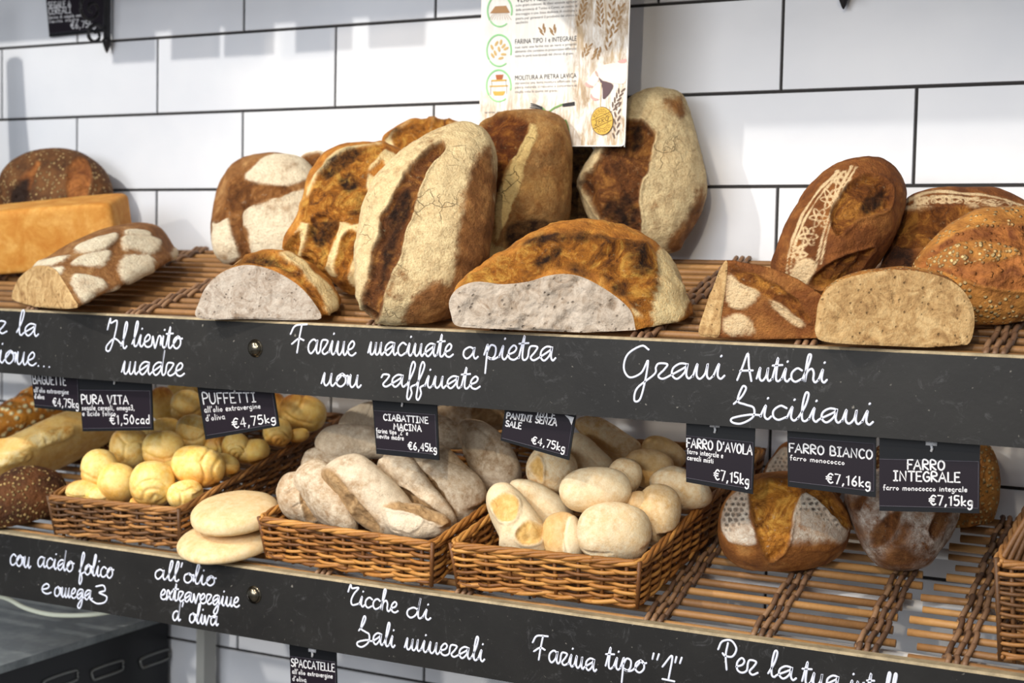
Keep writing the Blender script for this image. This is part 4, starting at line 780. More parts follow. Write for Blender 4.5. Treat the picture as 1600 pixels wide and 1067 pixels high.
# farro loaves at the right
def farro():
    st = stand(1225, 893, 'lo')
    pillow('farro_loaf', 'round loaf with burst orange middle and speckled flour sides, under the right tags', 'loaf',
     [(1124,835),(1127,800),(1148,768),(1185,748),(1235,746),(1285,760),(1320,795),(1329,832),(1314,865),(1275,887),(1222,895),(1168,887),(1136,866)], st, nvec(30, 20), .06, .052, M['farro'],
     dict(base=0., gchar=.15, fcap=.74, floor=Z_LO+.001, wob=3.5, lump=(.002, 16), flour=[[(1132,800),(1148,772),(1168,768),(1172,810),(1182,850),(1150,850),(1132,835)], [(1238,820),(1245,790),(1258,772),(1290,785),(1318,812),(1322,842),(1290,862),(1235,855)]],
      gash=[([(1172,772),(1190,752),(1235,752),(1250,768),(1238,800),(1232,840),(1222,860),(1205,875),(1195,862),(1182,830)],.004), ([(1262,766),(1290,768),(1318,800),(1322,826),(1300,800),(1270,778)],.002)],
      specks=([[(1130,790),(1150,768),(1168,770),(1172,815),(1150,830),(1132,830)], [(1240,810),(1250,780),(1275,778),(1310,805),(1318,830),(1290,818),(1262,800)]], 9, 8, 2.6),
      bare=[[(1125,850),(1170,850),(1170,890),(1130,870)], [(1230,850),(1320,850),(1300,880),(1230,885)]]), res=(210, 130), seed=501)
    pillow('farro_loaf', 'speckled floury loaf showing behind between two right price tags', 'loaf', [(1190,745),(1204,715),(1230,690),(1290,690),(1320,740),(1300,790),(1240,795),(1200,775)], P(1250, 742, .33), nvec(20, 20), .035, .035, M['farro'],
     dict(base=0., gchar=.15, fcap=.74, floor=Z_LO+.001, flour=[[(1195,745),(1208,715),(1232,705),(1232,760),(1205,758)]], specks=([[(1195,745),(1208,715),(1232,705),(1232,760),(1205,758)]], 8, 6, 2.4)), res=(100, 60), seed=502)
    pillow('wholegrain_loaf', 'brown loaf with ragged white flour and slanted slashes, below the last tag', 'loaf',
     [(1322,782),(1330,752),(1365,735),(1430,730),(1480,745),(1499,785),(1490,825),(1470,862),(1448,886),(1410,893),(1372,882),(1345,845)], stand(1412, 894, 'lo')+np.array([0, -.0, .0]), nvec(18, 20), .055, .05, M['whole'],
     dict(base=.52, side=.25, floor=Z_LO+.001, lump=(.002, 18), rough=(.001, 60), soft=5, bare=[[(1380,895),(1440,890),(1440,860),(1400,850),(1370,870)], [(1400,820),(1420,815),(1425,840),(1405,845)], [(1322,780),(1335,790),(1350,840),(1340,845)]], gash=[([(1365,852),(1372,820),(1398,798),(1412,802),(1396,830),(1378,850)],.003), ([(1450,830),(1462,800),(1482,790),(1478,815),(1462,842)],.003), ([(1335,790),(1345,772),(1358,775),(1345,798)],.002)]), res=(170, 100), seed=503)
    pillow('seeded_loaf', 'seed covered loaf behind the last price tag, its top edge showing', 'loaf', [(1345,780),(1362,710),(1385,690),(1430,684),(1490,690),(1505,720),(1500,790),(1450,830),(1380,830)], P(1420, 760, .31), nvec(16, 20), .034, .034, M['rye'], dict(base=1., floor=Z_LO+.001), res=(90, 50), seed=504)
    pillow('dark_loaf', 'tall dark orange brown loaf at the back right of the last tag', 'loaf', [(1462,840),(1470,740),(1490,690),(1525,682),(1552,705),(1562,750),(1556,800),(1535,838),(1500,862),(1475,860)], P(1515, 775, .36), nvec(10, 24), .026, .035, M['oat'], dict(base=.5, floor=Z_LO+.001, gash=[([(1495,700),(1520,690),(1532,720),(1530,770),(1510,800),(1498,760)],.004)]), res=(120, 70), seed=505)
farro()
# ---------------------------------------------------------------- printed chalk capitals
PRT = {
 'A': (.8, [[(0,0),(.36,1),(.72,0)], [(.12,.36),(.6,.36)]]), 'B': (.7, [[(.05,0),(.05,1),(.45,.95),(.5,.6),(.08,.53),(.55,.45),(.58,.08),(.05,0)]]), 'C': (.7, [[(.6,.85),(.35,1),(.08,.75),(.05,.3),(.3,0),(.62,.12)]]),
 'D': (.75, [[(.05,0),(.05,1),(.45,.9),(.65,.5),(.45,.1),(.05,0)]]), 'E': (.62, [[(.55,1),(.05,1),(.05,0),(.58,0)], [(.05,.52),(.45,.52)]]), 'F': (.6, [[(.58,1),(.05,1),(.05,0)], [(.05,.5),(.45,.5)]]),
 'G': (.75, [[(.62,.85),(.35,1),(.08,.7),(.08,.3),(.35,0),(.65,.15),(.65,.45),(.4,.45)]]), 'H': (.75, [[(.05,0),(.05,1)], [(.65,0),(.65,1)], [(.05,.5),(.65,.5)]]), 'I': (.55, [[(.05,1),(.45,1)], [(.25,1),(.25,0)], [(.05,0),(.45,0)]]),
 'L': (.6, [[(.05,1),(.05,0),(.55,0)]]), 'M': (.9, [[(.02,0),(.15,1),(.42,.4),(.7,1),(.82,0)]]), 'N': (.8, [[(.05,0),(.05,1),(.65,0),(.65,1)]]), 'O': (.8, [[(.35,1),(.08,.75),(.08,.25),(.35,0),(.65,.25),(.65,.75),(.35,1)]]),
 'P': (.65, [[(.05,0),(.05,1),(.5,.95),(.55,.6),(.05,.48)]]), 'R': (.7, [[(.05,0),(.05,1),(.5,.95),(.55,.62),(.08,.5),(.6,0)]]), 'S': (.65, [[(.55,.9),(.3,1),(.08,.8),(.2,.55),(.5,.45),(.55,.15),(.3,0),(.05,.12)]]), 'T': (.7, [[(.0,1),(.65,1)], [(.33,1),(.33,0)]]),
 'U': (.75, [[(.05,1),(.05,.3),(.3,0),(.6,.25),(.63,1)]]), 'V': (.7, [[(.0,1),(.32,0),(.65,1)]]), 'Z': (.7, [[(.05,1),(.6,1),(.05,0),(.62,0)]]),
 'a': (.55, [[(.42,.5),(.2,.55),(.05,.3),(.15,.03),(.38,.15),(.42,.5),(.42,.05),(.5,0)]]), 'b': (.55, [[(.05,1),(.05,0),(.35,.05),(.42,.35),(.2,.52),(.05,.4)]]), 'c': (.5, [[(.42,.48),(.2,.52),(.05,.25),(.2,0),(.42,.08)]]), 'd': (.55, [[(.42,1),(.42,0)], [(.42,.45),(.18,.52),(.05,.25),(.2,0),(.42,.12)]]),
 'e': (.52, [[(.06,.28),(.42,.3),(.35,.52),(.12,.48),(.05,.2),(.22,0),(.44,.08)]]), 'f': (.42, [[(.38,.95),(.2,.95),(.15,.7),(.15,-.1)], [(.02,.5),(.34,.5)]]), 'g': (.55, [[(.42,.5),(.18,.52),(.05,.28),(.2,.05),(.42,.2),(.42,.5),(.42,-.2),(.2,-.38),(.05,-.25)]]), 'h': (.55, [[(.05,1),(.05,0)], [(.05,.35),(.28,.52),(.42,.38),(.42,0)]]),
 'i': (.25, [[(.1,.5),(.1,0)], [(.1,.72),(.1,.76)]]), 'k': (.5, [[(.05,1),(.05,0)], [(.4,.52),(.06,.25),(.42,0)]]), 'l': (.25, [[(.1,1),(.1,0)]]), 'm': (.8, [[(.05,.5),(.05,0)], [(.05,.38),(.22,.52),(.36,.4),(.36,0)], [(.36,.38),(.52,.52),(.68,.4),(.68,0)]]), 'n': (.55, [[(.05,.5),(.05,0)], [(.05,.36),(.28,.52),(.42,.38),(.42,0)]]), 'o': (.52, [[(.22,.52),(.05,.27),(.22,0),(.42,.25),(.22,.52)]]),
 'p': (.55, [[(.05,.5),(.05,-.38)], [(.05,.42),(.3,.52),(.42,.28),(.25,0),(.05,.1)]]), 'r': (.42, [[(.05,.5),(.05,0)], [(.05,.32),(.2,.5),(.38,.46)]]), 's': (.45, [[(.36,.46),(.18,.52),(.08,.38),(.32,.2),(.25,.02),(.03,.06)]]), 't': (.42, [[(.17,.8),(.17,.08),(.36,.02)], [(.02,.52),(.36,.52)]]), 'u': (.55, [[(.05,.5),(.08,.06),(.28,0),(.42,.2)], [(.42,.5),(.42,0)]]), 'v': (.48, [[(.02,.5),(.2,0),(.42,.5)]]), 'x': (.48, [[(.04,.5),(.42,0)], [(.4,.5),(.02,0)]]), 'z': (.48, [[(.05,.5),(.4,.5),(.05,0),(.42,0)]]), 'q': (.55, [[(.42,.5),(.15,.5),(.05,.25),(.2,.02),(.42,.15)], [(.42,.5),(.42,-.38)]]), 'w': (.7, [[(.02,.5),(.15,0),(.32,.42),(.48,0),(.62,.5)]]),
 '0': (.6, [[(.28,1),(.05,.5),(.28,0),(.5,.5),(.28,1)]]), '1': (.4, [[(.05,.8),(.22,1),(.22,0)]]), '2': (.6, [[(.06,.8),(.28,1),(.48,.75),(.05,0),(.52,0)]]), '3': (.58, [[(.06,.9),(.35,1),(.42,.7),(.2,.55),(.48,.35),(.35,0),(.04,.08)]]), '4': (.62, [[(.4,0),(.4,1),(.03,.32),(.55,.32)]]), '5': (.6, [[(.48,1),(.1,1),(.08,.58),(.35,.62),(.5,.3),(.3,0),(.04,.08)]]), '6': (.6, [[(.42,1),(.1,.5),(.1,.12),(.32,0),(.48,.25),(.3,.48),(.1,.35)]]), '7': (.58, [[(.04,1),(.5,1),(.2,0)]]),
 '€': (.7, [[(.62,.88),(.38,1),(.15,.7),(.15,.3),(.38,0),(.62,.12)], [(0,.62),(.5,.62)], [(0,.4),(.46,.4)]]), ',': (.3, [[(.15,.08),(.06,-.18)]]), '.': (.28, [[(.1,.02),(.12,.05)]]), "'": (.25, [[(.1,1),(.06,.75)]]), '"': (.4, [[(.08,1),(.06,.75)], [(.25,1),(.23,.75)]]), ' ': (.4, []),
}
ROUND = set('CGOSUDBPRabcdefghmnopqrstu0235689€')
def print_runs(txt):
    x = 0; out = []
    for ch in txt:
        adv, st = PRT.get(ch, PRT[' '])
        for s in st:
            q = np.asarray(s, float)
            if ch in ROUND and len(s) > 3: q = catmull(q, 4)
            out.append(q+np.array([x, 0]))
        x += adv+.1
    return out, x-.1
# ---------------------------------------------------------------- price tags
def price_tag(label, cor, Y, lines, clip=None, card=(.03, .2, .97, .9), group='black price tags hanging below the upper shelf board', n=NF):
    cor = [np.array(c, float) for c in cor]                       # TL, TR, BR, BL seen in the picture
    q = lambda s, t: (1-t)*((1-s)*cor[0]+s*cor[1])+t*((1-s)*cor[3]+s*cor[2])
    W = lambda s, t, d=0.: P(*q(s, t), Y)+np.array([0, -d, 0])
    org = W(.5, .5); t = thing('price_tag', label, 'price tag', org, group)
    b = MB(org); b.prism([W(0, 0), W(0, 1), W(1, 1), W(1, 0)], NF, .0018); b.build('holder', M['holder'], t, None, False)
    a0, b0, a1, b1 = card; b = MB(org); b.prism([W(a0, b0, .0004), W(a0, b1, .0004), W(a1, b1, .0004), W(a1, b0, .0004)], NF, .0004); b.build('card', M['card'], t, None, False)
    b = MB(org)
    for e in ([(a0, b0), (a1, b0)], [(a1, b0), (a1, b1)], [(a0, b1), (a1, b1)]):
        ribbon(b, [W(*e[0], .0005), W((e[0][0]+e[1][0])/2, (e[0][1]+e[1][1])/2, .0005), W(*e[1], .0005)], .0004, NF, .0002)
    b.build('card_edge', plain_c('card_edge', (96, 92, 104)), t)
    for txt, s0, s1, tb, hh, wd in lines:
        runs, Wd = print_runs(txt); b = MB(org)
        for r in runs: ribbon(b, [W(s0+(s1-s0)*x/Wd, tb-y*hh, .0005) for x, y in r], wd, NF, .0003)
        b.build('lettering', M['print'], t)
    if clip:
        c = W(clip, .06, .0006); b = MB(org); b.box(c, .011, .002, .004); b.tube([c+np.array([0, -.0005, -.001]), c+np.array([.001, -.001, -.005]), c+np.array([.0, -.0005, -.008])], .0014, 6); b.build('clip', M['clip'], t)
    return t
_pc = {}
def plain_c(n, c, **k):
    if n not in _pc: _pc[n] = plain(n, rgb(*c), **k)
    return _pc[n]
B_, S_ = .0017, .0009
price_tag('price tag furthest left below the upper shelf, partly behind the next tag', [(48,578),(122,580),(125,644),(54,637)], .026, [('BAGUETTE', .03, .74, .36, .24, .0015), ("all'olio extravergine", .03, .78, .58, .13, S_), ("d'oliva", .03, .24, .75, .13, S_), ('€4,75kg', .42, .99, .9, .2, .0014)], None, (.02, .05, .98, .92))
price_tag('price tag marked 1,50 hanging in front of the yellow baguette', [(122,584),(236,587),(239,672),(129,674)], .0215, [('PURA VITA', .02, .68, .52, .15, B_), ('segale cereali, omega3,', .02, .76, .63, .09, S_), ('e acido folico', .02, .49, .73, .09, S_), ('€1,50cad', .4, .97, .88, .16, .0015)], .5, (.01, .28, .98, .95))
price_tag('tilted price tag marked 4,75 over the golden rolls', [(307,598),(426,602),(436,666),(321,687)], .0215, [('PUFFETTI', .05, .76, .38, .2, B_), ("all'olio extravergine", .05, .80, .53, .11, S_), ("d'oliva", .05, .31, .68, .11, S_), ('€4,75kg', .39, .98, .88, .19, .0016)], .5, (.03, .14, .98, .93))
price_tag('price tag marked 6,45 over the ciabatta basket', [(581,616),(682,622),(686,719),(588,709)], .0215, [('CIABATTINE', .16, .86, .42, .1, .0015), ('MACINA', .31, .75, .56, .1, .0015), ('farina tipo "2" e', .03, .53, .64, .08, S_), ('lievito madre', .03, .46, .73, .08, S_), ('€6,45kg', .52, .98, .87, .12, .0015)], .47, (.02, .27, .97, .91))
pt5 = price_tag('price tag marked 4,75 with a curled corner, over the pale rolls', [(790,632),(901,640),(889,719),(782,688)], .0215, [('INI E', .45, .72, .22, .13, B_), ('PANINI SENZA', .04, .76, .37, .15, B_), ('SALE', .04, .27, .58, .15, B_), ('€4,75kg', .44, .93, .86, .16, .0015)], None, (.02, .1, .97, .92))
b = MB(pt5.location); c = [P(*q, .0195) for q in ((882, 648), (897, 652), (893, 664), (889, 655))]; b.prism([c[0], c[3], c[2], c[1]], NF, .0004); b.build('curled_corner', M['clip'], pt5, None, False)
price_tag('price tag marked 7,15 over the right rim of the pale roll basket', [(1072,655),(1180,663),(1176,772),(1072,753)], .0215, [("FARRO D'AVOLA", .01, .98, .44, .14, B_), ('farro integrale e', .02, .55, .54, .08, S_), ('cereali misti', .02, .41, .64, .08, S_), ('€7,15kg', .42, .95, .88, .15, .0016)], .42, (.0, .26, .98, .93))
price_tag('price tag marked 7,16 hanging above the burst orange loaf', [(1230,666),(1369,675),(1368,777),(1231,760)], .0215, [('FARRO BIANCO', .02, .97, .42, .14, B_), ('farro monococco', .03, .65, .55, .08, S_), ('€7,16kg', .44, .95, .86, .15, .0016)], None, (.02, .18, .98, .91))
price_tag('price tag marked 7,15 furthest right below the upper shelf', [(1374,684),(1531,688),(1530,802),(1374,798)], .0215, [('FARRO', .28, .66, .42, .13, B_), ('INTEGRALE', .14, .81, .58, .13, B_), ('farro monococco integrale', .04, .88, .71, .07, S_), ('€7,15kg', .5, .94, .9, .13, .0016)], .52, (.0, .29, .99, .93))
price_tag('price tag hanging below the lower shelf board', [(452,1006),(525,1016),(527,1100),(455,1092)], .0215, [('SPACCATELLE', .03, .97, .4, .14, .0014), ("all'olio extravergine", .05, .92, .53, .09, S_), ("d'oliva", .05, .35, .66, .09, S_), ('€4,75kg', .45, .95, .85, .14, .0014)], .5, (.01, .22, .98, .93), group=None)
price_tag('blurred price tag hanging by the iron bracket on the wall', [(70,-22),(165,-26),(163,49),(77,58)], WY-.006, [('SEGALE A', .03, .42, .44, .12, .0016), ('CEREALI', .03, .42, .56, .12, .0016), ('farina di segale semi', .02, .62, .65, .06, S_), ('lievito madre', .02, .55, .73, .06, S_), ('€6,75kg', .4, .85, .88, .13, .0016)], None, (.02, .1, .98, .93), group=None)
# ---------------------------------------------------------------- poster
PA = math.radians(7.5); PE1 = np.array([math.cos(PA), -math.sin(PA), 0]); PN = np.array([-math.sin(PA), -math.cos(PA), 0]); PP0 = P(976, 227, .258)
def PQ(px, py, d=0.): return onplane(px, py, PP0, PN)+PN*d
def poster():
    org = PQ(864, 20); t = thing('poster', 'white flour mill information poster with wheat photo hanging behind the loaves', 'poster', org)
    m = NT('poster_paper'); X = m.n('ShaderNodeSeparateXYZ'); m.t.links.new(m.co, X.inputs[0])
    st = m.noise(1., 5, .7, .6, m.map((150, 150, 22))); st2 = m.noise(1., 5, .7, .4, m.map((60, 60, 30)))
    wr = m.ramp(m.math('ADD', m.math('MULTIPLY', X.outputs[0], 8.), .5), [(.62, .12), (.8, .9)])      # wheat field at the right
    wb = m.ramp(m.math('ADD', m.math('MULTIPLY', X.outputs[2], -8.), .0), [(.55, 0.), (.95, .75)])     # and along the foot
    k = m.math('MULTIPLY', m.math('MAXIMUM', m.math('MAXIMUM', wr, wb), .16), m.ramp(m.math('MAXIMUM', st, m.math('MULTIPLY', st2, .95)), [(.40, 0.), (.6, 1.)]))
    m.out(m.mix(k, rgb(246, 244, 240), m.mix(st2, rgb(222, 192, 146), rgb(112, 82, 54))), .35, 0, .4)
    def rnd_corner(c, r):
        return [(c[0]-r*(1-math.sin(a)), c[1]-r*(1-math.cos(a))) for a in np.linspace(math.pi/2, 0, 7)]
    pl = [(755, -140), (748, 228)]+[(749, 228)]+list(reversed(rnd_corner((976, 228), 7)))+[(989, -140)]
    b = MB(org); b.prism([PQ(*p) for p in pl], PN, .0025); b.build('sheet', m.m, t, None, False)
    b = MB(org); ed = [(989, -140), (980.5, 100), (976, 221)]+rnd_corner((976, 228), 7)+[(960, 228), (880, 228)]
    ribbon(b, catmull([PQ(*p, .0001) for p in ed], 3), .0014, PN, .0002); b.build('edge_trim', plain_c('poster_edge', (240, 238, 234)), t)
    # lettering
    def put(txt, x0, y0, x1, y1, h, col, d=.0005, sp=True, wd=None):
        cu = bpy.data.curves.new('t', 'FONT'); cu.body = txt; cu.resolution_u = 2; o = bpy.data.objects.new('t', cu); COL.objects.link(o)
        dg = bpy.context.evaluated_depsgraph_get(); me = bpy.data.meshes.new_from_object(o.evaluated_get(dg)); bpy.data.objects.remove(o); bpy.data.curves.remove(cu)
        V = np.array([v.co[:2] for v in me.vertices]); F = [tuple(p.vertices) for p in me.polygons]; bpy.data.meshes.remove(me)
        if not len(V): return
        a, c = V[:, 0].min(), V[:, 0].max(); s = (V[:, 0]-a)/(c-a); hh = h/.69
        bb.add([PQ(x0+(x1-x0)*u, y0+(y1-y0)*u-v*hh, d) for u, v in zip(s, V[:, 1])], F)
    bb = MB(org)
    for tx, x0, y0, x1, y1, h in [('VERA FILIERA CORTA', 807, 4, 904, -3, 8), ('FARINA TIPO 1 e INTEGRALE', 805, 69, 901, 63.5, 7.6), ('MOLITURA A PIETRA LAVICA', 805, 125.5, 901, 121.5, 7.4)]: put(tx, x0, y0, x1, y1, h, None)
    bb.build('printed_heading', plain_c('poster_black', (38, 36, 38)), t, None, False)
    bb = MB(org)
    for tx, x0, y0, x1, y1 in [('solo grani coltivati da dieci aziende agricole', 806, 10.5, 902, 4), ('della provincia di Torino e Cuneo, un centro di', 806, 17.5, 902, 11), ('stoccaggio e una linea dedicata di molitura a', 806, 24, 902, 18), ('pietra per garantirvi il prodotto dal chicco al', 806, 31, 902, 25), ('sacchetto', 806, 37.5, 825, 36),
        ('non solo una farina ma un vero e proprio', 805, 76, 901, 70.5), ('alimento che contiene in proporzioni differenti', 805, 82.5, 901, 77.5), ('tutte le parti nutrizionali del chicco di grano', 805, 89.5, 896, 85), ('attraverso una lenta molitura effettuata con', 805, 132, 901, 128), ('pietra naturale si riescono a conservare al', 805, 138.5, 901, 135), ('meglio tutte le qualità del grano.', 805, 145.5, 871, 143), ('www.vivalafarina.it', 757, 177.5, 815, 175.5)]: put(tx, x0, y0, x1, y1, 4.0, None)
    bb.build('printed_text', plain_c('poster_grey', (118, 114, 114)), t, None, False)
    # green brush rings and their little drawings
    for cx, cy in ((781, 17), (780, 79), (779.5, 134)):
        b = MB(org)
        for a0, a1 in ((-15, 215), (222, 305)):
            aa = np.radians(np.linspace(a0, a1, 40)); b_pts = [PQ(cx+19*math.cos(a), cy-24.5*math.sin(a), .0005) for a in aa]; ribbon(b, b_pts, .0026 if a1 < 220 else .0022, PN, .0003)
        b.build('green_ring', plain_c('poster_green', (152, 214, 150)), t)
    def blob(b, cx, cy, rx, ry, a, d=.0006, k=10):
        p = ell(cx, cy, rx, ry, a, 1., k); b.add([PQ(x, y, d) for x, y in p], [tuple(reversed(range(k)))])
    b = MB(org)
    for cx, cy, a in ((783, 66, 80), (776, 68, 60), (769, 74, 110), (787, 72, 50), (780, 77, 100), (791, 76, 30), (774, 83, 110), (787, 85, 0), (770, 87, 120), (783, 91, 15)): blob(b, cx, cy, 4.6, 2.0, a)
    b.build('grain_drawing', plain_c('poster_grain', (214, 178, 112)), t, None, False)
    b = MB(org); poly = lambda pts, d=.0006: b.add([PQ(x, y, d) for x, y in pts], [tuple(reversed(range(len(pts))))])
    poly([(774, 10), (791, 9), (797, 20), (766, 21)])
    for q in range(9): ribbon(b, [PQ(776+q*1.9, 18, .0006), PQ(770+q*3, 24, .0006), PQ(764+q*4.4, 31, .0006)], .0004, PN, .0001)
    b.build('sheaf_drawing', plain_c('poster_sheaf', (176, 130, 84)), t, None, False)
    b = MB(org); poly([(774.5, 117), (787, 116.5), (785, 124), (776, 124.5)]); b.build('mill_hopper', plain_c('poster_rust', (178, 96, 48)), t, None, False)
    b = MB(org); poly([(768, 125), (792, 124), (792, 126.5), (768, 127.5)]); poly([(765, 134), (794, 133), (794, 135), (765, 136)]); poly([(770, 143), (790, 142.5), (787, 149), (773, 149.5)]); b.build('mill_drawing', plain_c('poster_ochre', (212, 168, 74)), t, None, False)
    b = MB(org)
    for l in ([(767, 135), (767, 147)], [(792, 134), (792, 146)], [(768, 126), (769, 134)], [(791, 125), (791, 133)]): ribbon(b, [PQ(*p, .0007) for p in catmull(l+[(l[1][0], l[1][1]+.5)], 3)], .0005, PN, .0001)
    # wheat emblem cut off by the loaf
    b.build('mill_frame_drawing', plain_c('poster_black', (38, 36, 38)), t, None, False)
    for dx, ls in ((0, ([(848, 168), (838, 164), (830, 162)], [(849, 172), (838, 169), (829, 168)], [(848, 170), (839, 166.5), (830, 165)])), (1, ([(880, 163), (890, 161), (898, 160)], [(880, 166), (890, 165), (898, 164)], [(880, 164), (890, 163), (898, 162)]))):
        b = MB(org)
        for l in ls: ribbon(b, catmull([PQ(*p, .0008) for p in l], 4), .0016, PN, .0001)
        b.build('black_line_drawing', plain_c('poster_black', (38, 36, 38)), t, None, False)
    b = MB(org); ribbon(b, catmull([PQ(*p, .0007) for p in ((846, 167), (856, 175), (866, 169), (880, 163))], 5), .0026, PN, .0001); ribbon(b, catmull([PQ(*p, .0007) for p in ((884, 188), (888, 200), (890, 215))], 5), .003, PN, .0001); b.build('green_band', plain_c('poster_dark_green', (110, 150, 84)), t)
    # wheat ears, kernels fanned along a stalk
    for nm, col, ears in (('wheat_ear', (158, 122, 78), [(936, -10, 940, 40, 12), (958, -12, 950, 78, 14), (972, 5, 958, 55, 10), (915, -5, 905, 40, 10), (921, 68, 913, 88, 6), (930, 92, 936, 75, 6), (846, 41, 850, 52, 4), (863, 42, 866, 52, 4)]), ('shaded_ears', (104, 84, 72), [(972, 138, 958, 170, 9), (966, 160, 962, 215, 10)])):
        for x0, y0, x1, y1, n in ears:
            b = MB(org); dx, dy = x1-x0, y1-y0; an = math.degrees(math.atan2(-dy, dx)); ln = math.hypot(dx, dy)
            for q in range(n):
                f = (q+.5)/n; s = 1 if q % 2 else -1; nx, ny = -dy/ln*s, dx/ln*s
                blob(b, x0+dx*f+nx*3, y0+dy*f+ny*3, 5.2, 1.5, an+s*24, .0005+.00001*q, 8)
            b.build(nm, plain_c(nm, col), t, None, False)
    # printed hand pinching a stalk
    hands = [('printed_hand', (250, 226, 214), [[(979, 94), (962, 98), (938, 103), (930, 112), (934, 120), (950, 128), (964, 131), (978, 127)], [(931, 110), (921, 122), (915, 131), (920, 136), (930, 134), (936, 122)], [(935, 128), (925, 140), (922, 150), (928, 157), (938, 154), (941, 140)]]), ('printed_fingertips', (226, 164, 158), [[(916, 128), (915, 133), (920, 136), (928, 135), (921, 132)], [(924, 146), (923, 152), (929, 157), (936, 155), (928, 152)], [(966, 96), (978, 92), (978, 98), (970, 99)]]), ('printed_shadow', (92, 70, 74), [[(936, 121), (942, 126), (958, 132), (954, 144), (943, 155), (942, 138)]])]
    for k, (nm, col, pls) in enumerate(hands):
        b = MB(org)
        for p in pls: q = catmull(p, 4, True); poly([tuple(x) for x in q], .0007+.0002*k)
        o = b.build(nm, plain_c(nm, col), t, None, False)
    b = MB(org); ribbon(b, [PQ(940, 130, .0012), PQ(939, 150, .0012), PQ(938, 172, .0012)], .0014, PN, .0001); b.build('printed_stalk', plain_c('stalk', (214, 194, 160)), t)
    # gold seal
    sx, sy = 941.5, 189
    b = MB(org); blob(b, sx, sy, 17.5, 22.3, 0, .0011, 36); b.build('seal_rim', plain_c('poster_brown', (92, 66, 26)), t, None, False)
    b = MB(org); blob(b, sx, sy, 16.6, 21.3, 0, .0014, 36); b.build('gold_seal', plain_c('seal_gold', (226, 184, 84), rough=.3, metal=.3), t, None, False)
    b = MB(org)
    for r in (.56,): ribbon(b, [PQ(sx+16.6*r*math.cos(a), sy-21.3*r*math.sin(a), .0015) for a in np.linspace(0, 2*math.pi, 40)], .0005, PN, .0001)
    for o in (-7, 7): ribbon(b, [PQ(sx-15, sy+6+o, .0016), PQ(sx, sy-1+o, .0016), PQ(sx+15, sy-8+o, .0016)], .0007, PN, .0001)
    for txt, a0, a1, top in (('RESIDUO', 160, 20, 1), ('CHIMICO', 200, 340, 0)):
        runs, Wd = print_runs(txt)
        for r in runs:
            pts = []
            for x, y in r:
                a = math.radians(a0+(a1-a0)*x/Wd); rr = .68+.2*y if top else .86-.2*y
                pts.append(PQ(sx+16.6*rr*math.cos(a), sy-21.3*rr*math.sin(a), .0015))
            ribbon(b, pts, .0005, PN, .0001)
    runs, Wd = print_runs('ZERO')
    for r in runs: ribbon(b, [PQ(sx-11+22*x/Wd, sy+8.5-10*x/Wd-8*y, .0016) for x, y in r], .0008, PN, .0001)
    b.build('seal_lettering', plain_c('poster_brown', (92, 66, 26)), t)
poster()
# ---------------------------------------------------------------- iron wall brackets and the high shelf they carry
def bracket(label, shift):
    tip = P(163, 82, WY-.02); xb = tip[0]; S = np.array([shift[0], 0, shift[1]]); Q = lambda px, py: onplane(px, py, tip, np.array([1., 0, 0]))
    t = thing('iron_bracket', label, 'bracket', tip+S); b = MB(tip); zt = ZC+.50
    b.box((xb, WY-.014, (tip[2]+.02+zt-S[2])/2), .0085, .008, zt-S[2]-tip[2]-.02); b.build('wall_bar', M['iron'], t, None, False)
    b = MB(tip); b.tube([tip+np.array([0, .006, z]) for z in (0, .004, .012, .018, .021, .024)], [.0008, .003, .006, .0075, .0085, .006], 12); b.build('pointed_finial', M['iron'], t)
    for pts in ([(160, -8), (146, -12), (131, -6), (126, 12), (133, 28), (146, 29), (153, 18), (149, 6), (140, 7), (138, 15), (143, 19)], [(159, 42), (150, 38), (140, 44), (139, 58), (147, 65), (155, 60), (154, 51), (148, 51)]):
        L = catmull([Q(*p) for p in pts], 6); b = MB(tip); b.tube(L, np.linspace(.0036, .0022, len(L)), 8); b.build('scroll', M['iron'], t)
    return t
bracket('black iron scroll bracket on the tiled wall at the upper left', (0, 0))
q = P(1316, 13, WY-.02)-P(163, 82, WY-.02)
bracket('black iron bracket whose tip only shows at the upper right edge', (q[0], q[2]))
TY = .15; TZB = ZC+.50
b = MB((-.9, .27, TZB+.05)); b.box((-.9, TY+.009, TZB+.045), 2.6, .018, .09); hs = thing('high_shelf', 'black high shelf above the photo, its shade falling on the tiles', 'shelf', (-.9, .27, TZB+.05)); b.build('front_board', M['board'], hs, None, False)
b = MB((-.9, .27, TZB+.05)); b.box((-.9, (TY+.02+WY-.002)/2, TZB+.01), 2.6, WY-TY-.024, .014); b.build('shelf_panel', M['iron'], hs, None, False)
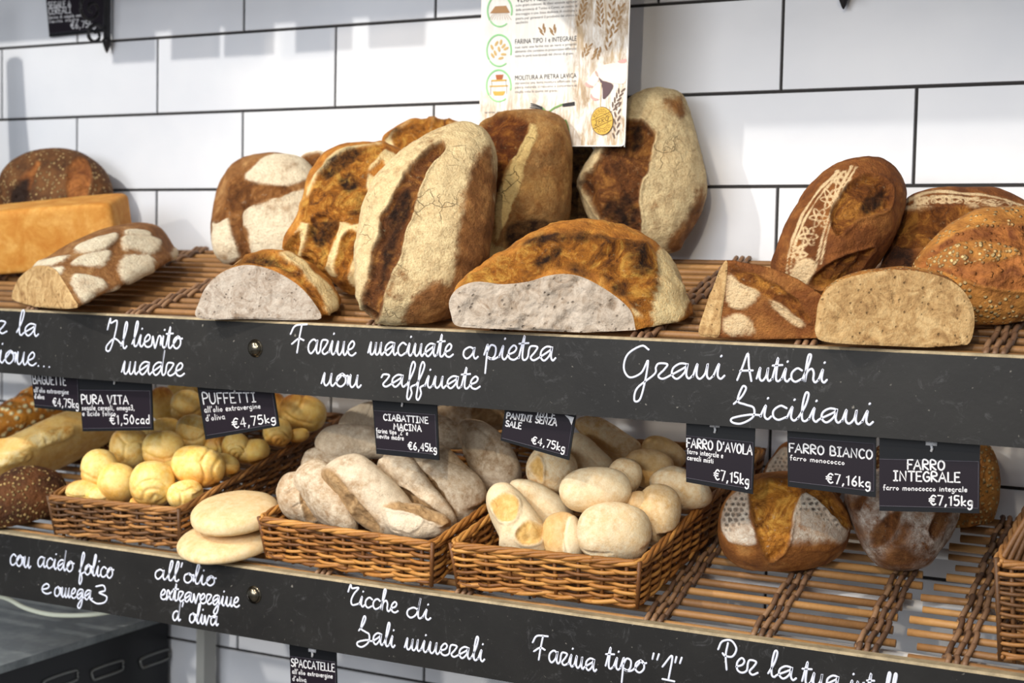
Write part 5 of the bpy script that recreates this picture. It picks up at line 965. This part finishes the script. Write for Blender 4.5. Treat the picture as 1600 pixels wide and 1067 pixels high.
# unseen box at right and post at left, added to shade the tiles
c = (-.35, .20, ZC+.56); hc = thing('added_shade_box', 'unseen dark box high on the right, added to shade the tiles', 'shade box', c)
b = MB(c); b.box((-.35, .03, ZC+.56), 1.16, .02, .27); b.build('shade_box_front', M['iron'], hc, None, False)
b = MB(c); b.box((-.35, .105, ZC+.432), 1.16, .13, .014); b.build('shade_box_base', M['iron'], hc, None, False)
c = (-1.915, .20, ZC+.15); b = MB(c); b.tube([(-1.925, .2, ZC-.026), (-1.90, .2, ZC+.0), (-1.905, .2, ZC+.10), (-1.92, .2, ZC+.2), (-1.935, .2, ZC+.35), (-1.94, .2, ZC+.44)], [.035, .034, .032, .026, .02, .018], 12); tag(b.build('added_shade_post', M['iron'], None, c), 'unseen curved post at the far left, added to shade the tiles', 'post')
LX = -2.15
for k, (pa, pb) in enumerate(((180, 248), (273, 350), (357, 436), (470, 560), (586, 676))):
    xa, xb = [x+(LX-x)*(WY-TY)/(WY+1.6) for x in (P(pa, 60, WY)[0], P(pb, 60, WY)[0])]
    zb = TZB-.052; nm = ('first', 'second', 'third', 'fourth', 'fifth')[k]
    tt = thing('price_tag', '%s price tag from the left under the high shelf, above the photo' % nm, 'price tag', ((xa+xb)/2, TY+.02, TZB-.02), 'price tags under the high shelf')
    o = np.array(tt.location); b = MB(o); b.box(((xa+xb)/2, TY+.0195, TZB-.022), xb-xa, .0018, .06); b.build('holder', M['holder'], tt, None, False)
    b = MB(o); b.box(((xa+xb)/2, TY+.0183, TZB-.026), (xb-xa)*.94, .0006, .044); b.build('card', M['card'], tt, None, False)
# ---------------------------------------------------------------- lower left corner: oven cabinet, cable, upright
def oven():
    e0, e1 = ray(0, 1034), ray(262, 973); z = -.60
    a = CP+e0*(z/e0[2]); c = CP+e1*(z/e1[2]); x = (a[0]+c[0])/2; zt = ZC+z; y0, y1 = -.30, WY-.01
    t = thing('oven_cabinet', 'black metal oven cabinet below the shelf at the lower left', 'oven', (x-.3, .05, zt-.35)); o = np.array(t.location)
    b = MB(o); b.box((x-.3, (y0+y1)/2, zt-.35), .6, y1-y0, .69); b.build('body', M['holder'], t, None, False)
    m = NT('dusty_sheen_enamel'); m.out(m.mix(m.ramp(m.noise(22, 5, .7), [(.45, 0.), (.75, .5)]), rgb(104, 110, 112), rgb(176, 182, 180)), .3, .2); b = MB(o); b.box((x-.3, (y0+y1)/2, zt), .604, y1-y0+.004, .012); b.build('top_panel', m.m, t, None, False)  # dust in the mottling; gloss of the black top painted as light grey
    ms = plain_c('slot_grey', (120, 122, 120), rough=.3, metal=.5)
    for k, (px, py) in enumerate(((95, 1063), (168, 1047), (242, 1029))):
        c = onplane(px, py, np.array([x+.001, 0, 0]), np.array([1., 0, 0])); b = MB(o)
        L = [c+np.array([0, s, h]) for s, h in ((-.03, -.008), (-.034, 0), (-.03, .008), (.03, .008), (.034, 0), (.03, -.008), (-.03, -.008))]; b.tube(catmull(L, 4), .0022, 6); b.build('vent_slot', ms, t)
    return x, zt
OX, OZ = oven()
b = MB(P(80, 955, .06)); cb = [P(-40, 925, .06), P(8, 934, .06), P(40, 950, .06), P(80, 960, .06), P(130, 961, .06), P(175, 955, .06), P(220, 940, .06), P(250, 925, .06)]
b.tube(catmull(cb, 6), .0034, 8); tag(b.build('cable', plain_c('white_cable', (244, 248, 226), rough=.4), None, P(80, 955, .06)), 'white cable drooping below the lower shelf at the left', 'cable')
c = P(322, 1030, WY-.03); b = MB((c[0], c[1], .45)); b.box((c[0], c[1], .46), .016, .03, .92); tag(b.build('shelf_upright', plain_c('grey_upright', (176, 176, 170)), None, (c[0], c[1], .45), False), 'grey upright post under the lower shelf beside the oven', 'post')
# ---------------------------------------------------------------- tall basket at the right edge
t = basket('tall handled wicker basket cut off by the right edge', -.197, .05, .016, .27, .02, .100, 31, M['wick_dk'], 0., None, None, 17)
o = np.array(t.location); b = MB(o); hx0 = -.186
for k in range(6):
    s = (k-2.5)*.0045
    L = [np.array([hx0+.004+s*1.6, .035+s, Z_LO+.094]), np.array([hx0+.022+s, .036, Z_LO+.145]), np.array([hx0+.05+s*.6, .037, Z_LO+.195]), np.array([-.06, .04+s, Z_LO+.235]), np.array([.03-s, .04, Z_LO+.19]), np.array([.052-s*1.6, .04+s, Z_LO+.11])]
    b.tube(catmull(L, 8), .0034, 7, random.uniform(.1, .7))
b.build('handle', M['wick_dk'], t)
